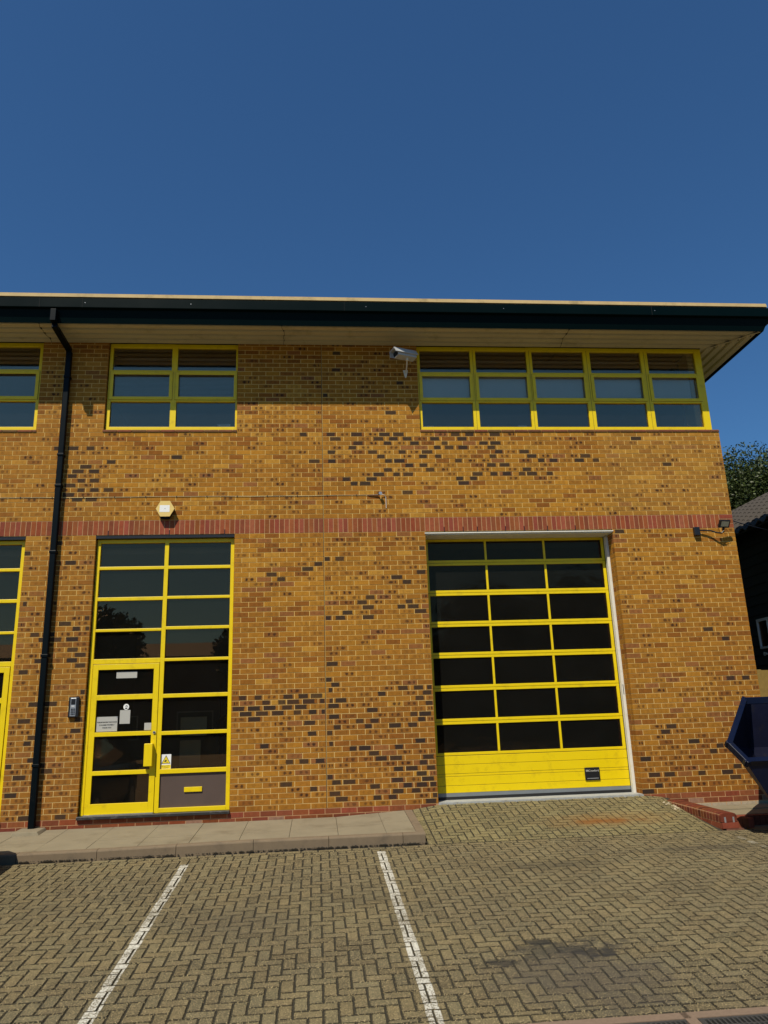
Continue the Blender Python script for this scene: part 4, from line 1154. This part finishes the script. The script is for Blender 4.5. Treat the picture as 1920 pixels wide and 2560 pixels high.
# ================================================================= ramp edge wall
rw = thing('ramp_edge_wall', (5.0, -.8, -4.2), 'low red brick edge wall with bullnosed top beside the ramp', 'low wall')
P0 = Vector((4.93, -.20, -4.035)); P1 = Vector((5.02, -1.56, -4.090))      # centre line of the top
n = 20; dirv = (P1 - P0) / n; wv = Vector((1, .065, 0)).normalized() * .1075
for i in range(n):
    a = P0 + dirv * (i + .10); c = P0 + dirv * (i + .90)
    m = MB(); cc = red(U(.5, .85))
    prof = lambda p: [p + Vector((-wv.x, -wv.y, -.105)), p + Vector((-wv.x, -wv.y, -.035)), p + Vector((-wv.x * .9, -wv.y * .9, -.012)), p + Vector((-wv.x * .62, -wv.y * .62, 0)), p + Vector((wv.x * .62, wv.y * .62, 0)), p + Vector((wv.x * .9, wv.y * .9, -.012)), p + Vector((wv.x, wv.y, -.035)), p + Vector((wv.x, wv.y, -.105))]
    A_, B_ = prof(a), prof(c); k = len(A_)
    for j in range(k): m.face([A_[j], A_[(j + 1) % k], B_[(j + 1) % k], B_[j]], cc)
    m.face(A_[::-1], cc); m.face(B_, cc)
    o = m.build('coping_brick', 'brick', rw, off=tuple((a + c) / 2)); clean(o)
m = MB(); sqb = [P0 + Vector((-.1, .1, -.30)), P0 + Vector((.1, .1, -.30))]
q0, q1 = P0 + Vector((0, 0, -.016)), P1 + Vector((-.0, .03, -.016))
m.quadbox([q0 + Vector((-.104, 0, -.3)), q0 + Vector((.100, 0, -.3)), q1 + Vector((.100, 0, -.25)), q1 + Vector((-.104, 0, -.25)), q0 + Vector((-.104, 0, 0)), q0 + Vector((.100, 0, 0)), q1 + Vector((.100, 0, 0)), q1 + Vector((-.104, 0, 0))])
clean(m.build('mortar_core', 'red_mortar', rw))
for r_ in range(2):
    z = -.185 - .078 * r_ ; L_ = (P1 - P0).length; s_ = .0 if r_ == 0 else -.11
    while s_ < L_ - .02:
        a = P0 + (P1 - P0).normalized() * max(0, s_ + .005); c = P0 + (P1 - P0).normalized() * min(L_, s_ + .220)
        m = MB(); cc = red(1.0)
        for sgn in (-1, 1):
            xa = wv.x * .985 * sgn; xb = wv.x * .80 * sgn
            lo, hi = min(xa, xb), max(xa, xb)
            zz_ = z + .0
            m.quadbox([a + Vector((lo, 0, zz_)), a + Vector((hi, 0, zz_)), c + Vector((hi, 0, zz_)), c + Vector((lo, 0, zz_)), a + Vector((lo, 0, zz_ + .068)), a + Vector((hi, 0, zz_ + .068)), c + Vector((hi, 0, zz_ + .068)), c + Vector((lo, 0, zz_ + .068))], cc)
        clean(m.build('edge_brick', 'brick', rw, off=tuple((a + c) / 2))); s_ += .225
m = MB(); m.box(P1.x - .104, P1.x + .104, P1.y - .018, P1.y + .02, P1.z - .178, P1.z - .112, red(1.0)); m.build('edge_brick', 'brick', rw)
m = MB(); m.box(P1.x - .06, P1.x + .20, P1.y - .02, P1.y + .10, P1.z - .26, P1.z - .182, (.17, .075, .05)); m.build('edge_brick', 'brick', rw)
for k in range(3):
    m = MB(); x = P1.x + .115 + .075 * k; m.box(x, x + .068, P1.y + .03, P1.y + .24, -4.28, P1.z - .075, red(.9)); m.build('edge_brick', 'brick', rw)
for x in (-.055, .055):
    m = MB(); m.box(P1.x + x - .011, P1.x + x + .011, P1.y - .004, P1.y - .0005, P1.z - .110, P1.z - .045); m.build('wall_tie', 'silver', rw)
m = MB()
for k in range(26):
    x, y, z, r = 4.76 + U(-.04, .10), -.30 - k * .016 + U(-.02, .02), 0, U(.006, .02); z = G(x, y) + .003
    x -= .02
    m.face([(x - r, y - r * .7, z), (x + r, y - r * .6, z), (x + r * .3, y + r, z + r * .5)]); m.face([(x - r, y - r * .7, z), (x + r * .3, y + r, z + r * .5), (x - r, y + r, z)])
o = m.build('mortar_crumbs', 'rubble'); o['kind'] = 'stuff'; tag(o, 'pale crumbs of mortar at the top of the ramp edge', 'rubble')

# ================================================================= skip
sk = thing('skip', (5.9, -2.0, -4.30), 'dark blue steel skip beside the ramp at the right edge', 'skip')
XC = 5.95
def mr(p): return Vector((2 * XC - p[0], p[1], p[2]))
Ar, Br, Cr = Vector((5.466, -1.5, -2.715)), Vector((4.855, -2.1, -3.240)), Vector((4.950, -2.3, -3.455))
loop = [Ar, Br, Cr, mr(Cr), mr(Br), mr(Ar)]
base = [Vector((5.78, -1.62, -4.22)), Vector((5.46, -2.12, -4.22)), mr((5.46, -2.12, -4.22)), mr((5.78, -1.62, -4.22))]
XM = XC
rear = [Vector((6.10, -.55, -2.715)), Vector((5.96, -.60, -3.35))]
m = MB()
def shell(mb, off):
    L_ = [p + (Vector((XC, -1.4, -3.5)) - p) * off for p in loop]; Bq = [p + (Vector((XC, -1.4, -3.5)) - p) * off for p in base]
    r0 = [p + (Vector((XC, -1.4, -3.5)) - p) * off for p in (rear[0], rear[1], Vector((6.9, -.6, -3.35)), Vector((6.8, -.55, -2.715)))]
    mb.face([L_[2], L_[3], Bq[2], Bq[1]]); mb.face([L_[1], L_[2], Bq[1], Bq[0]]); mb.face([L_[3], L_[4], Bq[3], Bq[2]])
    mb.face([L_[1], Bq[0], r0[1]]); mb.face([L_[4], r0[2], Bq[3]])
    mb.face([L_[0], L_[1], r0[1], r0[0]]); mb.face([L_[5], r0[3], r0[2], L_[4]])
    mb.face([r0[0], r0[1], r0[2], r0[3]]); mb.face([r0[1], Bq[0], Bq[3], r0[2]]); mb.face(Bq)
shell(m, 0.0); clean(m.build('outer_shell', 'blue', sk))
m = MB(); shell(m, .045); clean(m.build('inner_shell', 'bluein', sk))
for i in range(6):
    if i == 5: continue
    a, c = loop[i], loop[i + 1]
    m = MB(); t = (c - a).normalized(); ce = (Vector((XC, -1.9, -3.1)) - (a + c) / 2); ce = (ce - t * ce.dot(t)).normalized(); nn = t.cross(ce).normalized()
    a2, c2 = a - t * .03, c + t * .03
    q = lambda p: [p - ce * .018 - nn * .042, p + ce * .050 - nn * .042, p + ce * .050 + nn * .042, p - ce * .018 + nn * .042]
    m.quadbox(q(a2) + q(c2)); bevel(m.build('rim_rail', 'blue', sk), .007)
m = MB(); a, c = loop[5], loop[0]; m.box(min(a.x, c.x), max(a.x, c.x), a.y - .05, a.y + .04, a.z - .06, a.z + .03); bevel(m.build('rim_rail', 'blue', sk), .007)
m = MB(); m.box(5.36, 5.44, -2.30, -2.20, -3.74, -3.58); m.build('lifting_lug', 'blue', sk)
for x in (5.62, 2 * XC - 5.62):
    m = MB(); m.box(x - .04, x + .04, -2.15, -1.60, -4.275, -4.185); m.build('skid', 'blue', sk)

# ================================================================= left car (its shadow falls into the picture)
car = thing('parked_car', (-4.83, -3.7, G(-4.8, -3.7)), 'dark parked hatchback nose to the kerb, beyond the left edge', 'car')
gz0 = G(-4.8, -3.0)
cxm = -4.70; hw = .86
stations = [(-1.56, .30, .72, .55), (-1.62, .25, .90, .72), (-1.85, .22, 1.0, .84), (-2.7, .20, .99, .86), (-4.5, .20, 1.0, .86), (-5.6, .22, .98, .84), (-5.8, .3, .85, .74)]
m = MB(); rings = []
for (y, zb_, zt_, w_) in stations:
    rings.append([Vector((cxm + sx * w_, y, gz0 + z_)) for sx, z_ in ((-.88, zb_), (-1, zb_ + .2), (-1, zt_ - .15), (-.9, zt_), (.9, zt_), (1, zt_ - .15), (1, zb_ + .2), (.88, zb_))])
for i in range(len(rings) - 1): loft(m, rings[i], rings[i + 1])
m.face(rings[0][::-1]); m.face(rings[-1]); clean(m.build('body', 'carpaint', car, smooth=True))
m = MB(); lo = [(-.78, -2.75), (.78, -2.75), (.80, -5.7), (-.80, -5.7)]; hi = [(-.62, -3.45), (.62, -3.45), (.62, -5.35), (-.62, -5.35)]
P8 = [(cxm + x, y, gz0 + .98) for x, y in lo] + [(cxm + x, y, gz0 + 1.45) for x, y in hi]
m.quadbox(P8[:4][::-1] + P8[4:][::-1]); clean(m.build('cabin', 'glass', car))
m = MB(); m.box(cxm - .60, cxm + .60, -5.32, -3.48, gz0 + 1.44, gz0 + 1.47); m.build('roof_panel', 'carpaint', car)
for sx in (-1, 1):
    for y in (-2.45, -5.05):
        w_ = MB(); w_.tube([(cxm + sx * .70, y, gz0 + .31), (cxm + sx * .87, y, gz0 + .31)], .31, 20); wh = w_.build('wheel', 'rubber', car)
        w_ = MB(); w_.tube([(cxm + sx * .871, y, gz0 + .31), (cxm + sx * .876, y, gz0 + .31)], .19, 16); w_.build('rim', 'silver', wh)
    m = MB(); m.box(cxm + sx * .60 - .14, cxm + sx * .60 + .14, -1.90, -1.80, gz0 + .60, gz0 + .74); m.build('headlight', 'silver', car)

# ================================================================= right background
nb = thing('neighbour_building', (9.5, 4, -4.2), 'black boarded neighbouring building with brown pantile roof beyond the corner', 'building')
XW = 8.38
z = -4.3; 
brd = MB()
cnt = 0
while z < .55:
    m = MB(); m.quadbox([(XW, -.6, z), (XW + .03, -.6, z), (XW + .03, 11, z), (XW, 11, z), (XW + .018, -.6, z + .195), (XW + .03, -.6, z + .195), (XW + .03, 11, z + .195), (XW + .018, 11, z + .195)])
    clean(m.build('wall_board', 'cladding', nb)); z += .19
m = MB(); m.box(XW + .03, 13, -.6, 11, -4.3, .55); m.build('wall', 'cladding', nb)
EX, EZ, sl_ = 8.13, .50, .62
m = MB(); m.quadbox([(EX, -.8, EZ - .03), (11, -.8, EZ - .03 + sl_ * (11 - EX)), (11, 11, EZ - .03 + sl_ * (11 - EX)), (EX, 11, EZ - .03), (EX, -.8, EZ), (11, -.8, EZ + sl_ * (11 - EX)), (11, 11, EZ + sl_ * (11 - EX)), (EX, 11, EZ)])
clean(m.build('roof_deck', 'roof', nb))
m = MB(); m.quadbox([(11, -.8, EZ + sl_ * (11 - EX)), (13.9, -.8, EZ), (13.9, 11, EZ), (11, 11, EZ + sl_ * (11 - EX)), (11, -.8, EZ + .03 + sl_ * (11 - EX)), (13.9, -.8, EZ + .03), (13.9, 11, EZ + .03), (11, 11, EZ + .03 + sl_ * (11 - EX))])
clean(m.build('roof_deck', 'pantile', nb))
def tile(mb, x, y):
    """one pantile: a wave across its width, lapped on the next"""
    w, l = .30, .31; N = 6; T0 = []; T1 = []
    for k in range(N + 1):
        f_ = k / N; h = .036 * math.sin(f_ * math.pi * 2) + .040
        T0.append(Vector((x, y + w * f_, EZ + sl_ * (x - EX) + h + .022)))
        T1.append(Vector((x + l, y + w * f_, EZ + sl_ * (x + l - EX) + h)))
    for k in range(N): mb.face([T0[k], T0[k + 1], T1[k + 1], T1[k]])
    for k in range(N): mb.face([T0[k + 1], T0[k], T0[k] - Vector((0, 0, .022)), T0[k + 1] - Vector((0, 0, .022))])
tl = []
for i in range(11):
    for j in range(39):
        x, y = EX - .06 + i * .26, -.8 + j * .30
        tl.append((x, y))
tv = sorted([t for t in tl if inview((t[0], t[1], EZ + sl_ * (t[0] - EX)), 30)], key=lambda t: dist((t[0], t[1], .5)))
ts = set(tv[:160]); rest = MB()
proto = MB(); tile(proto, 0, 0)
for t in tl:
    if t in ts:
        m = MB(); tile(m, *t); m.build('roof_tile', 'pantile', nb, off=(t[0], t[1], EZ + sl_ * (t[0] - EX)), smooth=False)
    else: tile(rest, *t)
o = rest.build('roof_tile_field', 'pantile', nb); o['kind'] = 'stuff'
# framed window and lamp on that wall
wy0, wy1, wz0, wz1 = 2.05, 2.72, -1.72, -1.16
nw = thing('window', (XW, 2.4, -1.5), None, None, parent=nb)
def wx(mb, y0, y1, z0, z1, d=.05): mb.box(XW - d, XW + .02, y0, y1, z0, z1)
m = MB(); wx(m, wy0, wy1, wz1 - .045, wz1); wx(m, wy0, wy1, wz0, wz0 + .035); wx(m, wy1 - .03, wy1, wz0 + .035, wz1 - .045); wx(m, wy0, wy0 + .03, wz0 + .035, wz1 - .045); wx(m, 2.36, 2.38, wz0 + .035, wz1 - .045)
m.build('frame', 'brightpaper', nw)
m = MB(); m.box(XW - .02, XW - .008, wy0 + .03, wy1 - .03, wz0 + .035, wz1 - .045); m.build('pane', 'acrylic', nw)
m = MB(); m.tube([(XW, 2.60, -1.82), (XW - .06, 2.60, -1.82)], [.02, .035], 10); tag(m.build('wall_lamp', 'white'), 'small white lamp under the window of the black building', 'lamp')

# fence between the buildings
fn = thing('timber_fence', (7.4, 1.5, -4.2), 'yellowish close boarded timber fence closing the gap between the buildings', 'fence')
FY = 1.5
x = 6.72
while x < 8.34:
    m = MB(); m.box(x, x + .118, FY - .0 - (.008 if int((x - 6.72) / .122) % 2 else 0), FY + .02, -4.3, -2.18 + U(-.008, .008), skip=''); m.build('board', 'fence', fn, off=(x, FY, -3.2)); x += .122
for z in (-2.5, -3.3, -4.0):
    m = MB(); m.box(6.7, 8.34, FY + .021, FY + .07, z, z + .09); m.build('rail', 'fence', fn)
m = MB(); m.box(7.42, 7.50, FY - .09, FY - .0101, -4.3, -2.172); m.build('post', 'fence', fn)

# overhead cable
m = MB(); pts = [(6.598 + t * 2.2, .05 + t * 1.5, .135 + .10 * t - .04 * math.sin(t * math.pi)) for t in [k / 12 for k in range(13)]]
m.tube(pts, .007, 6); tag(m.build('overhead_cable', 'blackpl'), 'thin black cable strung from the brick corner past the pantile roof', 'cable')

# ================================================================= trees
def leaves_mesh(name, n, rx, rz, size, seed, clumps=26):
    rnd = random.Random(seed); m = MB(); cl = []
    for _ in range(clumps):
        a_ = rnd.uniform(0, 2 * math.pi); e = rnd.uniform(-.6, 1.0); rr = rnd.uniform(.45, .80)
        cl.append((Vector((rx * rr * math.cos(a_) * math.cos(e), rx * rr * math.sin(a_) * math.cos(e), rz * rr * math.sin(e))), rnd.uniform(.22, .36) * rx, rnd.uniform(.6, 1.35)))
    for k in range(n):
        c, r_, tn = cl[rnd.randrange(clumps)]
        d = Vector((rnd.gauss(0, 1), rnd.gauss(0, 1), rnd.gauss(0, 1))).normalized() * r_ * (rnd.random() ** .35)
        d.z *= .75
        p = c + d
        a_ = Vector((rnd.gauss(0, 1), rnd.gauss(0, 1), rnd.gauss(0, .6))).normalized(); b_ = a_.cross(Vector((rnd.gauss(0, 1), rnd.gauss(0, 1), rnd.gauss(0, 1)))).normalized()
        s_ = size * rnd.uniform(.6, 1.3); t_ = tn * rnd.uniform(.6, 1.5)
        m.face([p - a_ * s_, p + b_ * s_ * .45, p + a_ * s_, p - b_ * s_ * .45], (t_, t_, t_ * .9))
    # twigs poking out for an uneven outline
    for _ in range(clumps * 2):
        a_ = rnd.uniform(0, 2 * math.pi); e = rnd.uniform(-.2, 1.4); o_ = Vector((math.cos(a_) * math.cos(e) * rx, math.sin(a_) * math.cos(e) * rx, math.sin(e) * rz))
        for q in range(14):
            p = o_ * rnd.uniform(.70, .90) + Vector((rnd.gauss(0, .05), rnd.gauss(0, .05), rnd.gauss(0, .05))) * rx * .5
            a2 = Vector((rnd.gauss(0, 1), rnd.gauss(0, 1), rnd.gauss(0, 1))).normalized(); b2 = a2.cross(Vector((rnd.gauss(0, 1), 1, rnd.gauss(0, 1)))).normalized(); s_ = size * rnd.uniform(.6, 1.2)
            m.face([p - a2 * s_, p + b2 * s_ * .45, p + a2 * s_, p - b2 * s_ * .45], (1, 1, .9))
    return m.mesh(name, MT['leaf'])
def tree(x, y, z0, zc, rx, me, label, sc=1.0, group=None):
    t = thing('broadleaf_tree', (x, y, z0), label, 'tree', group)
    o = bpy.data.objects.new('crown', me); COL.objects.link(o); o.parent = t; o.location = (0, 0, zc - z0); o.scale = (sc, sc, sc); o.rotation_euler = (0, 0, U(0, 6))
    m = MB(); m.tube([(x, y, z0), (x + .1, y, z0 + (zc - z0) * .5), (x - .1, y + .1, zc)], [.28, .2, .1], 8, cap=False); tr = m.build('trunk', 'bark', t)
    for k in range(5):
        a_ = k * 1.26; r_ = rx * .6 * sc
        m = MB(); h = z0 + (zc - z0) * (.55 + .07 * k)
        m.tube([(x, y, h), (x + r_ * .5 * math.cos(a_), y + r_ * .5 * math.sin(a_), h + r_ * .35), (x + r_ * math.cos(a_), y + r_ * math.sin(a_), h + r_ * .9)], [.09, .06, .02], 5, cap=False); m.build('branch', 'bark', t)
    return t
me_near = leaves_mesh('crown', 170000, 3.9, 4.0, .055, 3, 150)
tree(14.9, 13.0, -4.2, 2.35, 3.9, me_near, 'dense dark broadleaf tree behind the pantile roof, upper right')
tree(16.9, 16.0, -4.2, 2.9, 3.9, me_near, 'second dense dark tree behind the first, further right and partly outside the picture', 1.2)
me_far = leaves_mesh('crown_far', 9000, 3.6, 3.6, .20, 5, 34)
for (x, y, zc, s_, lab) in ((-15.5, -44, 2.3, 1.05, 'dark tree across the yard, left of the row'), (-4.5, -46, 2.2, .95, 'dark tree across the yard, second from the left'),
                            (2.5, -50, 2.9, 1.0, 'dark tree across the yard, in the middle'), (12.5, -45, 3.6, 1.2, 'dark tree across the yard, right of the middle'), (20, -47, 4.0, 1.3, 'dark tree across the yard, at the right end')):
    tree(x, y, G(0, -8) - .05, zc, 3.6, me_far, lab, s_, 'trees across the yard behind the viewer')
# low unit across the yard, mirrored in the glass
ob = thing('opposite_unit', (0, -56, -4.9), 'long low brick unit across the yard, mirrored in the glazing', 'building')
m = MB(); m.box(-40, 34, -66, -56, -4.9, 3.4); m.build('wall', 'farbrick', ob)
m = MB(); m.quadbox([(-41, -66.5, 3.4), (35, -66.5, 3.4), (35, -55.2, 3.4), (-41, -55.2, 3.4), (-38, -63, 4.9), (32, -63, 4.9), (32, -59, 4.9), (-38, -59, 4.9)]); m.build('roof', 'roof', ob)
for k in range(12):
    x = -36 + 6 * k
    m = MB(); m.box(x, x + 3, -55.99, -55.9, -3.5, -1.2); f_ = m.build('window', 'white', ob); m = MB(); m.box(x + .1, x + 2.9, -55.89, -55.87, -3.4, -1.3); m.build('pane', 'acrylic', f_)
